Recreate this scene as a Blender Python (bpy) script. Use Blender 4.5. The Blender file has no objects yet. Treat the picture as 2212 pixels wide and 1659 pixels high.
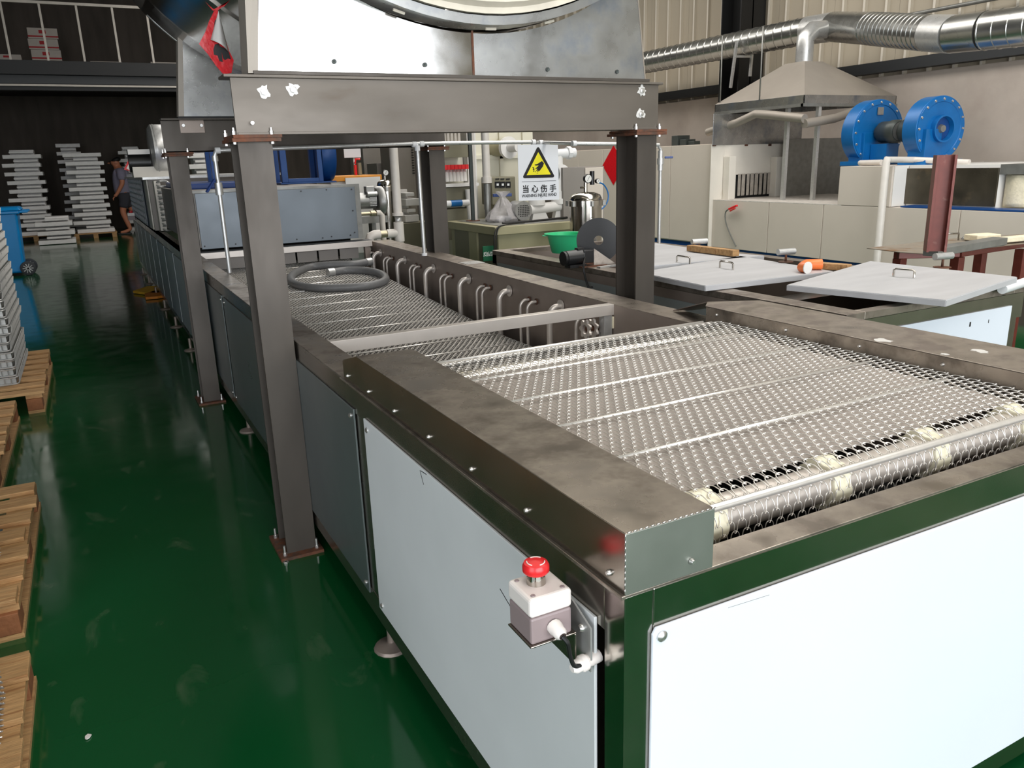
import bpy, bmesh, math, random
from mathutils import Vector, Matrix
random.seed(7)
SC = bpy.context.scene
COL = SC.collection
PI = math.pi
# ------------------------------------------------------------------ camera
F_PX, W_PX, H_PX = 1695.6, 2212.0, 1659.0
CAM_LOC = Vector((0, 0, 1.41))
CAM_M = (Matrix.Rotation(math.radians(-27.443), 3, 'Z') @ Matrix.Rotation(math.radians(74.167), 3, 'X')
         @ Matrix.Rotation(math.radians(-1.864), 3, 'Z'))
cd = bpy.data.cameras.new('camera'); cam = bpy.data.objects.new('camera', cd); COL.objects.link(cam)
cd.sensor_width = 36; cd.lens = F_PX / W_PX * 36; cd.clip_start = 0.05; cd.clip_end = 200
cam.matrix_world = Matrix.Translation(CAM_LOC) @ CAM_M.to_4x4()
SC.camera = cam

def at(x, y, X=None, Y=None, Z=None):
    """world point seen at photo pixel x,y on the plane X=.., Y=.. or Z=.."""
    d = CAM_M @ Vector(((x - W_PX / 2) / F_PX, -(y - H_PX / 2) / F_PX, -1))
    if X is not None: t = X / d.x
    elif Y is not None: t = Y / d.y
    else: t = (Z - CAM_LOC.z) / d.z
    return CAM_LOC + d * t

# ------------------------------------------------------------------ world, lights, exposure
SC.view_settings.view_transform = 'Standard'; SC.view_settings.look = 'None'
SC.view_settings.gamma = 1; SC.view_settings.use_curve_mapping = False
SC.view_settings.exposure = 0.0
wd = bpy.data.worlds.new('overcast_sky'); SC.world = wd; wd.use_nodes = True
wd.node_tree.nodes['Background'].inputs[0].default_value = (0.80, 0.89, 1.0, 1)
wd.node_tree.nodes['Background'].inputs[1].default_value = 2.0

def area(name, loc, rot, sx, sy, power, col=(1, 1, 1), spread=180):
    l = bpy.data.lights.new(name, 'AREA'); l.shape = 'RECTANGLE'; l.size = sx; l.size_y = sy
    l.energy = power; l.color = col; l.spread = math.radians(spread)
    o = bpy.data.objects.new(name, l); COL.objects.link(o); o.location = loc
    o.rotation_euler = rot
    return o
# daylight through the big entrance gate behind the camera and through the roof lights, plus an added fill
area('gate_daylight', (0.5, -8.9, 2.2), (math.radians(90), 0, 0), 10.6, 4.0, 900, (0.95, 0.97, 1.0))
area('side_gate_daylight', (-4.9, -2.6, 2.0), (0, math.radians(-90), 0), 3.8, 5.0, 150, (0.97, 0.98, 1.0))
area('skylight_and_fill', (4.6, 4.0, 5.85), (0, 0, 0), 2.6, 15, 620, (1.0, 0.96, 0.91))
area('skylight_and_fill', (3.4, 14.6, 5.85), (0, 0, 0), 2.0, 6, 200, (1.0, 0.96, 0.91))  # added fill light that brightens the far tray stacks
area('skylight_and_fill', (0.6, -2.5, 5.85), (0, 0, 0), 1.6, 8, 150, (1.0, 0.96, 0.91))

# ------------------------------------------------------------------ materials
def lin(c): return tuple(((v / 255) / 12.92 if v / 255 <= .04045 else ((v / 255 + .055) / 1.055) ** 2.4) for v in c)
MATS = {}
def mk(name, rgb, rough=.5, metal=0, var=0.0, scale=4, rvar=0, bump=0, bscale=60, stretch=(1, 1, 1), detail=4,
       rgb2=None, thr=(.45, .6), coat=0, trans=0, alpha=1, spec=None):
    m = bpy.data.materials.new(name); m.use_nodes = True; nt = m.node_tree; N = nt.nodes; L = nt.links
    b = N['Principled BSDF']; c = lin(rgb)
    b.inputs['Base Color'].default_value = (*c, 1); b.inputs['Roughness'].default_value = rough
    b.inputs['Metallic'].default_value = metal
    if coat: b.inputs['Coat Weight'].default_value = coat; b.inputs['Coat Roughness'].default_value = .08
    if trans: b.inputs['Transmission Weight'].default_value = trans
    if alpha < 1: b.inputs['Alpha'].default_value = alpha
    if spec is not None: b.inputs['Specular IOR Level'].default_value = spec
    if var or rvar or bump or rgb2:
        tc = N.new('ShaderNodeTexCoord'); mp = N.new('ShaderNodeMapping'); L.new(tc.outputs['Object'], mp.inputs[0])
        mp.inputs['Scale'].default_value = stretch
        nz = N.new('ShaderNodeTexNoise'); nz.inputs['Scale'].default_value = scale; nz.inputs['Detail'].default_value = detail
        nz.inputs['Roughness'].default_value = .6
        L.new(mp.outputs[0], nz.inputs['Vector'])
        src = None
        if rgb2:
            r = N.new('ShaderNodeMapRange'); r.inputs[1].default_value = thr[0]; r.inputs[2].default_value = thr[1]
            L.new(nz.outputs['Fac'], r.inputs[0])
            mx = N.new('ShaderNodeMix'); mx.data_type = 'RGBA'; L.new(r.outputs[0], mx.inputs[0])
            mx.inputs[6].default_value = (*c, 1); mx.inputs[7].default_value = (*lin(rgb2), 1); src = mx.outputs[2]
        if var:
            nz2 = N.new('ShaderNodeTexNoise'); nz2.inputs['Scale'].default_value = scale * 1.7; nz2.inputs['Detail'].default_value = detail + 2
            L.new(mp.outputs[0], nz2.inputs['Vector'])
            r2 = N.new('ShaderNodeMapRange'); r2.inputs[1].default_value = .3; r2.inputs[2].default_value = .7
            r2.inputs[3].default_value = 1 - var; r2.inputs[4].default_value = 1 + var
            L.new(nz2.outputs['Fac'], r2.inputs[0])
            vm = N.new('ShaderNodeVectorMath'); vm.operation = 'SCALE'; L.new(r2.outputs[0], vm.inputs[3])
            if src: L.new(src, vm.inputs[0])
            else: vm.inputs[0].default_value = c
            src = vm.outputs[0]
        if src: L.new(src, b.inputs['Base Color'])
        if rvar:
            r3 = N.new('ShaderNodeMapRange'); r3.inputs[1].default_value = .3; r3.inputs[2].default_value = .7
            r3.inputs[3].default_value = max(.02, rough - rvar); r3.inputs[4].default_value = rough + rvar
            L.new(nz.outputs['Fac'], r3.inputs[0]); L.new(r3.outputs[0], b.inputs['Roughness'])
        if bump:
            nb = N.new('ShaderNodeTexNoise'); nb.inputs['Scale'].default_value = bscale; nb.inputs['Detail'].default_value = 3
            L.new(mp.outputs[0], nb.inputs['Vector'])
            bp = N.new('ShaderNodeBump'); bp.inputs['Strength'].default_value = bump; bp.inputs['Distance'].default_value = .01
            L.new(nb.outputs['Fac'], bp.inputs['Height']); L.new(bp.outputs[0], b.inputs['Normal'])
    MATS[name] = m
    return m
steel_mirror = mk('polished_stainless', (185, 180, 172), .14, 1, .05, 6, .05)
steel_cover = mk('dusty_stainless_cover', (162, 152, 141), .32, .8, .2, 6, .16, rgb2=(118, 109, 100), thr=(.48, .60), detail=9)
steel_side = mk('brushed_stainless', (158, 150, 140), .24, .95, .06, 4, .06)
steel_ledge = mk('wet_stained_stainless_ledge', (156, 146, 135), .38, .7, .14, 9, .15, rgb2=(122, 112, 104), thr=(.5, .62), detail=8)
steel_tank = mk('dull_stainless_tank_wall', (150, 137, 128), .42, .45, .12, 3, .08, detail=6)
steel_bright = mk('bright_steel_wire', (236, 232, 226), .3, .7, .06, 30)
steel_far = mk('worn_steel_wire', (232, 226, 218), .45, .2, .06, 12)
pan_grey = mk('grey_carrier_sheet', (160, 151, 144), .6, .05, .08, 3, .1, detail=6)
pan_low = mk('dark_tank_pan', (58, 53, 50), .6, .2, .15, 3)  # dark so the lower belt wires stand out
film = mk('film_covered_panel', (226, 229, 230), .38, .1, .03, 2.5, .04)
film_blue = mk('blue_grey_film_panel', (114, 122, 129), .36, .3, .05, 3, .05)
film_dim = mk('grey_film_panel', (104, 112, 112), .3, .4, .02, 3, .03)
film_far = mk('far_film_panel', (150, 157, 157), .34, .25, .02, 3, .03)
film_end = mk('white_film_panel', (220, 227, 236), .4, .05, .015, 2, .04)
raw = mk('raw_mill_steel', (78, 72, 66), .46, .45, .14, 5, .12, stretch=(1, 1, .35), detail=7)
raw_beam = mk('raw_rolled_beam_steel', (104, 97, 89), .45, .45, .12, 4, .1, stretch=(.35, 1, 1), detail=7, rgb2=(92, 78, 66), thr=(.58, .75))
rust = mk('rusty_plate', (84, 62, 50), .7, .2, .25, 30, .1, rgb2=(108, 66, 46), thr=(.4, .6))
bolt_m = mk('zinc_bolt', (210, 208, 205), .3, .9)
silver_paint = mk('silver_paint_daub', (214, 212, 208), .5, .3)
galv = mk('galvanised_steel', (196, 196, 194), .34, .6, .06, 30, .08)
galv_sheet = mk('spangled_galvanised_sheet', (160, 160, 158), .3, .85, .12, 5, .1, detail=7, rgb2=(124, 130, 138), thr=(.52, .70))
duct_m = mk('spiral_duct_sheet', (176, 176, 172), .26, .9, .05, 3, .06)
bar_m = mk('pale_satin_steel', (214, 206, 198), .35, .5, .04, 6)
galv_dull = mk('dull_galvanised', (140, 140, 136), .45, .6, .12, 10, .1)
shiny_sheet = mk('bright_sheet_metal', (205, 203, 200), .11, 1, .06, 5, .04, detail=6, rgb2=(165, 166, 168), thr=(.55, .75))
drum_m = mk('drum_stainless', (158, 154, 148), .17, 1, .1, 2.5, .05)
steel_film = mk('filmed_stainless_end', (150, 154, 146), .36, .8, .12, 3, .1)
cream_rim = mk('cream_drum_face', (214, 206, 190), .5, .1, .1, 6, rgb2=(150, 120, 88), thr=(.66, .76))
white_pl = mk('white_abs_plastic', (238, 230, 224), .35)
grey_pl = mk('mauve_grey_plastic', (148, 132, 132), .42)
red_pl = mk('red_plastic_button', (222, 40, 44), .3)
black_r = mk('black_rubber', (22, 22, 22), .45)
black_p = mk('black_paint', (28, 28, 29), .35)
sprock = mk('cream_nylon_sprocket', (226, 220, 196), .4, 0, .04, 10)
hose_m = mk('grey_pvc_hose', (112, 112, 112), .4, 0, .06, 20, bump=.2, bscale=120)
pvc = mk('white_pvc_pipe', (214, 208, 200), .4, 0, .05, 8)
white_paint = mk('white_sheet_paint', (226, 224, 220), .45)
cream_panel = mk('pale_grey_oven_panel', (206, 196, 184), .5, 0, .03, 1.5)
cream_white = mk('cream_white_panel', (222, 216, 205), .5, 0, .04, 3, rgb2=(190, 178, 140), thr=(.62, .8))
beige_tank = mk('olive_beige_paint', (166, 160, 128), .45, 0, .05, 3)
beige_dark = mk('olive_grey_paint', (126, 122, 102), .5, 0, .06, 3)
cream_far = mk('cream_fume_hood', (222, 218, 200), .5, 0, .03, 2)
blue_fan = mk('blue_enamel', (8, 100, 166), .35, .1, .07, 6)
blue_dk = mk('dark_blue_enamel', (16, 66, 128), .4, .1, .08, 5)
blue_lever = mk('blue_lever_grip', (38, 66, 128), .4)
motor_m = mk('dark_green_grey_motor', (66, 72, 70), .45, .3)
motor_al = mk('cast_aluminium', (165, 165, 163), .4, .7, .08, 20)
hood_m = mk('matte_grey_hood', (160, 152, 142), .55, .35, .04, 3)
brown_st = mk('red_oxide_steel', (112, 52, 42), .4, .15, .12, 14, rgb2=(140, 96, 84), thr=(.64, .76))
table_top = mk('rusty_sheet_top', (146, 136, 122), .6, .25, .12, 6, rgb2=(126, 96, 66), thr=(.52, .7))
insul = mk('pale_insulation', (232, 222, 194), .9, 0, .08, 20, bump=.3, bscale=60)
wood = mk('pallet_wood', (176, 138, 92), .7, 0, .22, 6, stretch=(1, 10, 6), rgb2=(150, 106, 64), thr=(.5, .7), bump=.3, bscale=40)
wood_dk = mk('dark_pallet_block', (134, 84, 50), .75, 0, .2, 10, bump=.3)
card = mk('white_printed_carton', (176, 168, 160), .8, 0, .04, 5)
card_red = mk('red_carton_print', (160, 40, 44), .8)
alu = mk('cast_aluminium_tray', (234, 232, 230), .5, .0, .06, 8)
bin_blue = mk('blue_wheelie_bin', (0, 134, 204), .38, 0, .05, 3)
tyre = mk('bin_wheel_rubber', (52, 54, 58), .6)
basin_m = mk('green_plastic_basin', (60, 204, 140), .35, 0, .03, 4)
orange = mk('orange_plastic', (238, 122, 56), .4)
orange_lid = mk('orange_tank_lid', (222, 146, 40), .45)
red_paper = mk('red_glossy_paper', (212, 18, 30), .32, 0, .12, 25, bump=.3, bscale=25)
white_paper = mk('white_paper_back', (216, 212, 208), .7)
ink = mk('black_ink', (14, 12, 14), .4)
yellow_m = mk('sign_yellow', (236, 224, 22), .5)
sign_white = mk('sign_white', (220, 222, 226), .35)
lid_m = mk('grey_film_lid', (186, 186, 188), .5, .1, .07, 2.5, .05, stretch=(.6, 3, 1), detail=7)
skin_m = mk('skin', (188, 122, 92), .55)
shirt_m = mk('grey_t_shirt', (134, 130, 150), .9, 0, .05, 10)
short_m = mk('dark_shorts', (56, 56, 64), .9)
hair_m = mk('black_hair', (16, 15, 16), .6)
bag_m = mk('clear_plastic_bag', (200, 196, 196), .25, 0, .1, 20, alpha=.55, bump=.6, bscale=14)
label_green = mk('green_label', (20, 98, 66), .45)
white_ink = mk('white_print', (230, 232, 230), .5)
dark_in = mk('interior_shade', (14, 14, 14), .8)  # near-black colour stands in for shade inside tanks, gaps and openings
yellow_pad = mk('yellow_foam_pad', (228, 176, 50), .7, 0, .1, 12)
orange_pad = mk('orange_foam_pad', (206, 124, 34), .7, 0, .1, 12)
brown_dirty = mk('scorched_steel_panel', (84, 78, 66), .35, .6, .3, 3, .12, detail=6, rgb2=(130, 112, 84), thr=(.55, .75))
ceramic = mk('charred_curtain_flap', (168, 160, 150), .85, 0, .16, 14)
grime = mk('dirty_white_ledge', (192, 186, 178), .7, 0, .18, 14, detail=8)
dimple_m = mk('dimpled_silver_sheet', (200, 200, 208), .4, .2, .06, 8)
ptfe = mk('ptfe_tape_white', (224, 224, 224), .5)
brass = mk('brass', (172, 162, 138), .35, .8)
gauge_w = mk('gauge_dial', (226, 226, 222), .4)
cab_grey = mk('warm_grey_cabinet', (140, 134, 128), .5, .1, .04, 3)

def concrete():
    return mk('painted_concrete_wall', (182, 172, 162), .8, 0, .09, 1.2, detail=8, bump=.15, bscale=9, rgb2=(168, 156, 146), thr=(.42, .68))
conc = concrete()
clad = mk('cream_corrugated_sheet', (172, 162, 144), .5, .1, .06, .6, detail=3)
clad_rib = mk('pale_sheet_rib', (216, 208, 194), .45, .1)
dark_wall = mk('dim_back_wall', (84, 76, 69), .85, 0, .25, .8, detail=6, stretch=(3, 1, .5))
left_wall_m = mk('darkened_left_wall', (40, 37, 35), .9)  # unseen wall, colour darkened to keep its reflection in the floor dark
dark_steel = mk('black_painted_steel', (20, 20, 20), .5, .1)
grey_beam = mk('grey_painted_beam', (52, 54, 56), .5, .1)
rail_m = mk('pale_steel_railing', (196, 188, 178), .5, .1, .06, 5)
ceil_m = mk('roof_sheet', (168, 164, 156), .7, .1, .05, 1)

def floor_mat():
    m = bpy.data.materials.new('green_epoxy_floor'); m.use_nodes = True; nt = m.node_tree; N = nt.nodes; L = nt.links
    b = N['Principled BSDF']; tc = N.new('ShaderNodeTexCoord')
    def noise(scale, detail, st=(1, 1, 1), dist=0):
        mp = N.new('ShaderNodeMapping'); mp.inputs['Scale'].default_value = st; L.new(tc.outputs['Object'], mp.inputs[0])
        n = N.new('ShaderNodeTexNoise'); n.inputs['Scale'].default_value = scale; n.inputs['Detail'].default_value = detail
        n.inputs['Distortion'].default_value = dist
        L.new(mp.outputs[0], n.inputs['Vector']); return n.outputs['Fac']
    def rng(s, a, b_, c, d):
        r = N.new('ShaderNodeMapRange'); r.inputs[1].default_value = a; r.inputs[2].default_value = b_
        r.inputs[3].default_value = c; r.inputs[4].default_value = d; L.new(s, r.inputs[0]); return r.outputs[0]
    mx = N.new('ShaderNodeMix'); mx.data_type = 'RGBA'
    mx.inputs[6].default_value = (*lin((14, 72, 32)), 1); mx.inputs[7].default_value = (*lin((12, 76, 42)), 1)
    L.new(noise(1.3, 5), mx.inputs[0])
    m2 = N.new('ShaderNodeMix'); m2.data_type = 'RGBA'; m2.inputs[7].default_value = (*lin((92, 108, 84)), 1)
    L.new(mx.outputs[2], m2.inputs[6])
    a = rng(noise(7.5, 10, (1, .5, 1), .6), .62, .72, 0, .4)
    L.new(a, m2.inputs[0])
    L.new(m2.outputs[2], b.inputs['Base Color'])
    L.new(rng(noise(6, 6), .3, .75, .07, .17), b.inputs['Roughness'])
    bp = N.new('ShaderNodeBump'); bp.inputs['Strength'].default_value = .05; bp.inputs['Distance'].default_value = .01
    L.new(noise(1.6, 3, (.5, 2.2, 1)), bp.inputs['Height']); L.new(bp.outputs[0], b.inputs['Normal'])
    b.inputs['Specular IOR Level'].default_value = .6
    return m
floor_m = floor_mat()

# ------------------------------------------------------------------ mesh builder
class MB:
    def __init__(s): s.v = []; s.f = []; s.s = []
    def face(s, idx, sm=False): s.f.append(tuple(idx)); s.s.append(sm)
    def box(s, x0, x1, y0, y1, z0, z1):
        return s.hexa([(x0, y0, z0), (x1, y0, z0), (x1, y1, z0), (x0, y1, z0), (x0, y0, z1), (x1, y0, z1), (x1, y1, z1), (x0, y1, z1)])
    def hexa(s, p):
        n = len(s.v); s.v += [tuple(q) for q in p]
        for q in ((3, 2, 1, 0), (4, 5, 6, 7), (0, 1, 5, 4), (1, 2, 6, 5), (2, 3, 7, 6), (3, 0, 4, 7)): s.face([n + i for i in q])
        return s
    def obox(s, c, dx, dy, dz, rot=None):
        """box centred at c with half sizes, rotated by a 3x3"""
        R = rot or Matrix.Identity(3); c = Vector(c)
        p = [c + R @ Vector((a * dx, b * dy, d * dz)) for d in (-1, 1) for a, b in ((-1, -1), (1, -1), (1, 1), (-1, 1))]
        return s.hexa(p)
    def bar(s, p0, p1, w, h, up=(0, 0, 1)):
        p0 = Vector(p0); p1 = Vector(p1); d = (p1 - p0).normalized(); u = Vector(up)
        if abs(d.dot(u)) > .98: u = Vector((1, 0, 0))
        a = d.cross(u).normalized(); b = a.cross(d)
        q = []
        for p in (p0, p1):
            q += [p - a * w / 2 - b * h / 2, p + a * w / 2 - b * h / 2, p + a * w / 2 + b * h / 2, p - a * w / 2 + b * h / 2]
        return s.hexa(q)
    def prism(s, poly, vec, sm=False):
        n = len(s.v); k = len(poly); vec = Vector(vec)
        s.v += [tuple(Vector(p)) for p in poly] + [tuple(Vector(p) + vec) for p in poly]
        s.face(range(n + k - 1, n - 1, -1)); s.face(range(n + k, n + 2 * k))
        for i in range(k): s.face((n + i, n + (i + 1) % k, n + k + (i + 1) % k, n + k + i), sm)
        return s
    def tube(s, pts, r, n=8, caps=True, closed=False):
        pts = [Vector(p) for p in pts]; k = len(pts)
        rs = r if isinstance(r, (list, tuple)) else [r] * k
        base = len(s.v); prev = None
        for i, p in enumerate(pts):
            a = pts[(i - 1) % k] if (i or closed) else p; c = pts[(i + 1) % k] if (i < k - 1 or closed) else p
            t = (c - a).normalized() if (c - a).length > 1e-9 else Vector((0, 0, 1))
            if prev is None:
                u = Vector((0, 0, 1)) if abs(t.z) < .9 else Vector((1, 0, 0)); nrm = t.cross(u).normalized()
            else:
                nrm = prev - t * prev.dot(t)
                nrm = nrm.normalized() if nrm.length > 1e-6 else t.orthogonal().normalized()
            prev = nrm; bn = t.cross(nrm)
            for j in range(n):
                th = 2 * PI * j / n
                s.v.append(tuple(p + (nrm * math.cos(th) + bn * math.sin(th)) * rs[i]))
        for i in range(k if closed else k - 1):
            i2 = (i + 1) % k
            for j in range(n):
                j2 = (j + 1) % n
                s.face((base + i * n + j, base + i * n + j2, base + i2 * n + j2, base + i2 * n + j), True)
        if caps and not closed:
            s.face([base + j for j in range(n - 1, -1, -1)]); s.face([base + (k - 1) * n + j for j in range(n)])
        return s
    def cyl(s, p0, p1, r, n=16, r1=None):
        return s.tube([p0, p1], [r, r if r1 is None else r1], n)
    def lathe(s, prof, org, axis=(0, 0, 1), n=24):
        """profile of (radius, height) revolved about axis through org"""
        org = Vector(org); ax = Vector(axis).normalized(); u = ax.orthogonal().normalized(); w = ax.cross(u); base = len(s.v); k = len(prof)
        for (r, h) in prof:
            for j in range(n):
                th = 2 * PI * j / n
                s.v.append(tuple(org + ax * h + (u * math.cos(th) + w * math.sin(th)) * max(r, 1e-5)))
        for i in range(k - 1):
            for j in range(n):
                j2 = (j + 1) % n
                s.face((base + i * n + j, base + i * n + j2, base + (i + 1) * n + j2, base + (i + 1) * n + j), True)
        return s
    def grid(s, fn, nu, nv, sm=True):
        b = len(s.v)
        for i in range(nu + 1):
            for j in range(nv + 1): s.v.append(tuple(fn(i / nu, j / nv)))
        for i in range(nu):
            for j in range(nv):
                a = b + i * (nv + 1) + j; s.face((a, a + nv + 1, a + nv + 2, a + 1), sm)
        return s
    def bounds(s):
        xs = [p[0] for p in s.v]; ys = [p[1] for p in s.v]; zs = [p[2] for p in s.v]
        return Vector(((min(xs) + max(xs)) / 2, (min(ys) + max(ys)) / 2, min(zs)))

WT = {}
def make(name, mb, mat, off, bevel=0, seg=2, sharp=True, solid=0):
    me = bpy.data.meshes.new(name)
    me.from_pydata([(x - off[0], y - off[1], z - off[2]) for x, y, z in mb.v], [], mb.f)
    me.polygons.foreach_set('use_smooth', mb.s)
    if len(mb.f) < 20000:
        bm = bmesh.new(); bm.from_mesh(me); bmesh.ops.recalc_face_normals(bm, faces=bm.faces)
        if sharp:
            for e in bm.edges:
                if len(e.link_faces) == 2 and e.calc_face_angle(0) > math.radians(42): e.smooth = False
        bm.to_mesh(me); bm.free()
    me.materials.append(mat); me.update()
    o = bpy.data.objects.new(name, me); COL.objects.link(o)
    if solid:
        m = o.modifiers.new('solid', 'SOLIDIFY'); m.thickness = solid; m.offset = 0
    if bevel:
        m = o.modifiers.new('bevel', 'BEVEL'); m.width = bevel; m.segments = seg; m.limit_method = 'ANGLE'; m.angle_limit = math.radians(40)
    return o
def tag(o, label=None, cat=None, group=None, kind=None):
    if label: o['label'] = label
    if cat: o['category'] = cat
    if group: o['group'] = group
    if kind: o['kind'] = kind
    return o
def T(name, label, cat, loc, group=None):
    o = bpy.data.objects.new(name, None); COL.objects.link(o); o.location = Vector(loc); o.empty_display_size = .1
    WT[o.name] = Vector(loc); return tag(o, label, cat, group)
def P(name, mb, mat, parent, bevel=0, label=None, kind=None, **k):
    o = make(name, mb, mat, (0, 0, 0), bevel, **k); o.parent = parent
    o.location = -WT[parent.name]; WT[o.name] = Vector((0, 0, 0))
    return tag(o, label, kind=kind)
def S(name, mb, mat, label, cat, group=None, bevel=0, kind=None, **k):
    off = mb.bounds(); o = make(name, mb, mat, off, bevel, **k); o.location = off; WT[o.name] = off
    return tag(o, label, cat, group, kind)
def ST(name, mb, mat, parent=None, **k):
    if parent: return P(name, mb, mat, parent, **k)
    o = make(name, mb, mat, (0, 0, 0), **k); WT[o.name] = Vector((0, 0, 0)); return tag(o, kind='structure')
def dup(root, d=(0, 0, 0), rz=0, label=None, loc=None):
    def cp(o, par):
        c = o.copy(); COL.objects.link(c); c.parent = par
        for ch in list(o.children): cp(ch, c)
        return c
    r = cp(root, None)
    r.location = Vector(loc) if loc is not None else root.location + Vector(d)
    r.rotation_euler = (0, 0, root.rotation_euler.z + rz)
    if label: r['label'] = label
    return r
def bx(*a): return MB().box(*a)
def text_mb(txt, size, thick=0.0004, bold=0, center=True):
    """glyph mesh in the XZ plane facing -Y, as an MB"""
    cu = bpy.data.curves.new('glyphs', 'FONT'); cu.body = txt; cu.size = size; cu.extrude = thick; cu.offset = bold
    if center: cu.align_x = 'CENTER'
    o = bpy.data.objects.new('glyphs', cu); COL.objects.link(o)
    dg = bpy.context.evaluated_depsgraph_get(); dg.update()
    me = bpy.data.meshes.new_from_object(o.evaluated_get(dg))
    mb = MB(); mb.v = [tuple(v.co) for v in me.vertices]; mb.f = [tuple(p.vertices) for p in me.polygons]; mb.s = [False] * len(mb.f)
    bpy.data.objects.remove(o); bpy.data.curves.remove(cu); bpy.data.meshes.remove(me)
    return mb
def place(mb, org, ux, uy, un):
    """map local x,y,z of mb to org + ux*x + uy*y + un*z"""
    ux, uy, un, org = Vector(ux), Vector(uy), Vector(un), Vector(org)
    mb.v = [tuple(org + ux * v[0] + uy * v[1] + un * v[2]) for v in mb.v]; return mb
def screws(parent, pts, nrm, r=.008, mat=bolt_m, name='screw', h=.006):
    nrm = Vector(nrm)
    for p in pts:
        p = Vector(p); P(name, MB().lathe([(r, 0), (r, h * .35), (r * .6, h), (0, h)], p, nrm, 10), mat, parent)

# ================================================================== SETTING
TZ = .818            # top of the wash tank
X0, X1 = .583, 2.03  # its long sides
Y0 = .80             # its near end
ST('floor', bx(-5.2, 9.2, -9.2, 24, -.1, 0), floor_m)
ST('ceiling', bx(-5.2, 9.2, -9.2, 24, 6.0, 6.1), ceil_m)
XW = 8.6
wallr = ST('wall_right', bx(XW, XW + .25, -9.2, 24, 0, 2.24), conc)
# corrugated cladding: sheets about 1 m wide with three narrow ribs each
y = -9.15
while y < 23.9:
    w = min(.93, 24 - y); m = MB(); m.box(XW + .08, XW + .1, y, y + w - .004, 2.2, 6.0)
    for k in range(3):
        yy = y + .155 + .31 * k
        if yy < y + w - .03: m.prism([(XW + .08, yy - .028, 2.2), (XW + .045, yy - .014, 2.2), (XW + .045, yy + .014, 2.2), (XW + .08, yy + .028, 2.2)], (0, 0, 3.8))
    s = ST('cladding_sheet', m, clad, wallr)
    m = MB()
    for k in range(3):
        yy = y + .155 + .31 * k
        if yy < y + w - .03: m.box(XW + .0448, XW + .0452, yy - .0145, yy + .0145, 2.2, 6.0)
    ST('rib_crest', m, clad_rib, s)
    y += .93
ST('trim_1', bx(XW - .12, XW + .03, -9.2, 24, 2.28, 2.40), grey_beam)   # purlin
ST('trim_2', bx(XW - .10, XW + .03, -9.2, 24, 4.3, 4.42), grey_beam)
a = at(1575, 60, X=XW - .25); b = at(1618, 60, X=XW - .25)
ST('trim_3', MB().box(XW - .40, XW + .04, b.y, b.y + .02, 0, 6).box(XW - .40, XW + .04, a.y - .02, a.y, 0, 6).box(XW - .2, XW - .18, b.y, a.y, 0, 6), dark_steel)
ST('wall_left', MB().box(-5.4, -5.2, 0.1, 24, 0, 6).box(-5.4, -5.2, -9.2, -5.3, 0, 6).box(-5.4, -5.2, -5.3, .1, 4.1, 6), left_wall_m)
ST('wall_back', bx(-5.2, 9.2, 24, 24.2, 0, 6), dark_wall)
wf = ST('wall_front', MB().box(-5.2, -4.8, -9.2, -9.0, 0, 6).box(6.1, 9.2, -9.2, -9.0, 0, 6).box(-4.8, 6.1, -9.2, -9.0, 4.3, 6), clad)
# mezzanine at the far end
ST('trim_4', MB().box(-5.2, 3.2, 18.9, 19.1, 3.05, 3.60).box(-5.2, 3.2, 18.75, 19.1, 3.33, 3.36), dark_steel)
ST('trim_5', MB().box(-8, 3.2, 18.86, 18.90, 3.17, 3.32), grey_beam)
ST('trim_6', bx(-5.2, 3.2, 18.84, 18.9, 3.12, 3.155), rail_m)
ST('trim_7', bx(-5.2, 3.2, 19.1, 24, 3.35, 3.58), dark_steel)
rt = T('safety_railing', 'pale steel railing with thin balusters along the dark mezzanine edge', 'railing', (0, 19, 3.6))
P('top_rail', MB().box(-5.2, 3.2, 18.97, 19.03, 4.64, 4.69), rail_m, rt)
x = -5.49 + .0
for i in range(13):
    xx = -4.70 + .64 * i
    P('baluster', bx(xx - .02, xx + .02, 18.98, 19.02, 3.6, 4.64), rail_m, rt)
def carton(x, y, z, w, h, label, grp=None, strip=True):
    t = T('carton', label, 'box', (x, y, z), grp)
    P('box_body', bx(x - w / 2, x + w / 2, y, y + .4, z, z + h), card, t, .004)
    if strip: P('printed_band', bx(x - w / 2 - .002, x + w / 2 + .002, y - .003, y, z + .03, z + h * .28), card_red, t)
    P('printed_mark', bx(x - .07, x + .06, y - .003, y, z + h * .48, z + h * .8), card_red, t)
    return t
for k in range(4): carton(-.28 + .02 * (k % 2), 20.6, 3.585 + .215 * k, .56, .21, 'white carton with red band, %s in the tall mezzanine stack' % ('lowest', 'second from bottom', 'third from bottom', 'topmost')[k])
for k, xx in enumerate((-.98, )): 
    carton(xx, 20.4, 3.585, .5, .17, 'plain white carton low at the left end of the mezzanine', strip=False)
    carton(xx, 20.4, 3.756, .5, .12, 'flat white carton on the plain carton at mezzanine left', strip=False)
carton(.86, 20.4, 3.585, .62, .2, 'single white carton with small red mark beside mezzanine stack', strip=False)
carton(2.05, 20.6, 3.585, .55, .24, 'white carton at the right end of the mezzanine row')

# ================================================================== WASH TANK
tank = T('wash_tank', 'long stainless wash tank with white film panels and raised rim, nearest machine', 'tank', (1.4, 3.6, 0))
YE = 6.32
def side_machine(tk, ya, yb, seams, first=None):
    """left outer side: rails, posts, panels between seams (list of (y0,y1))"""
    P('bottom_rail', bx(X0, X0 + .05, ya, yb, .10, .17), steel_side, tk, .002)
    P('upper_rail', bx(X0, X0 + .05, ya, yb, .735, TZ - .001), steel_side, tk, .002)
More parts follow.
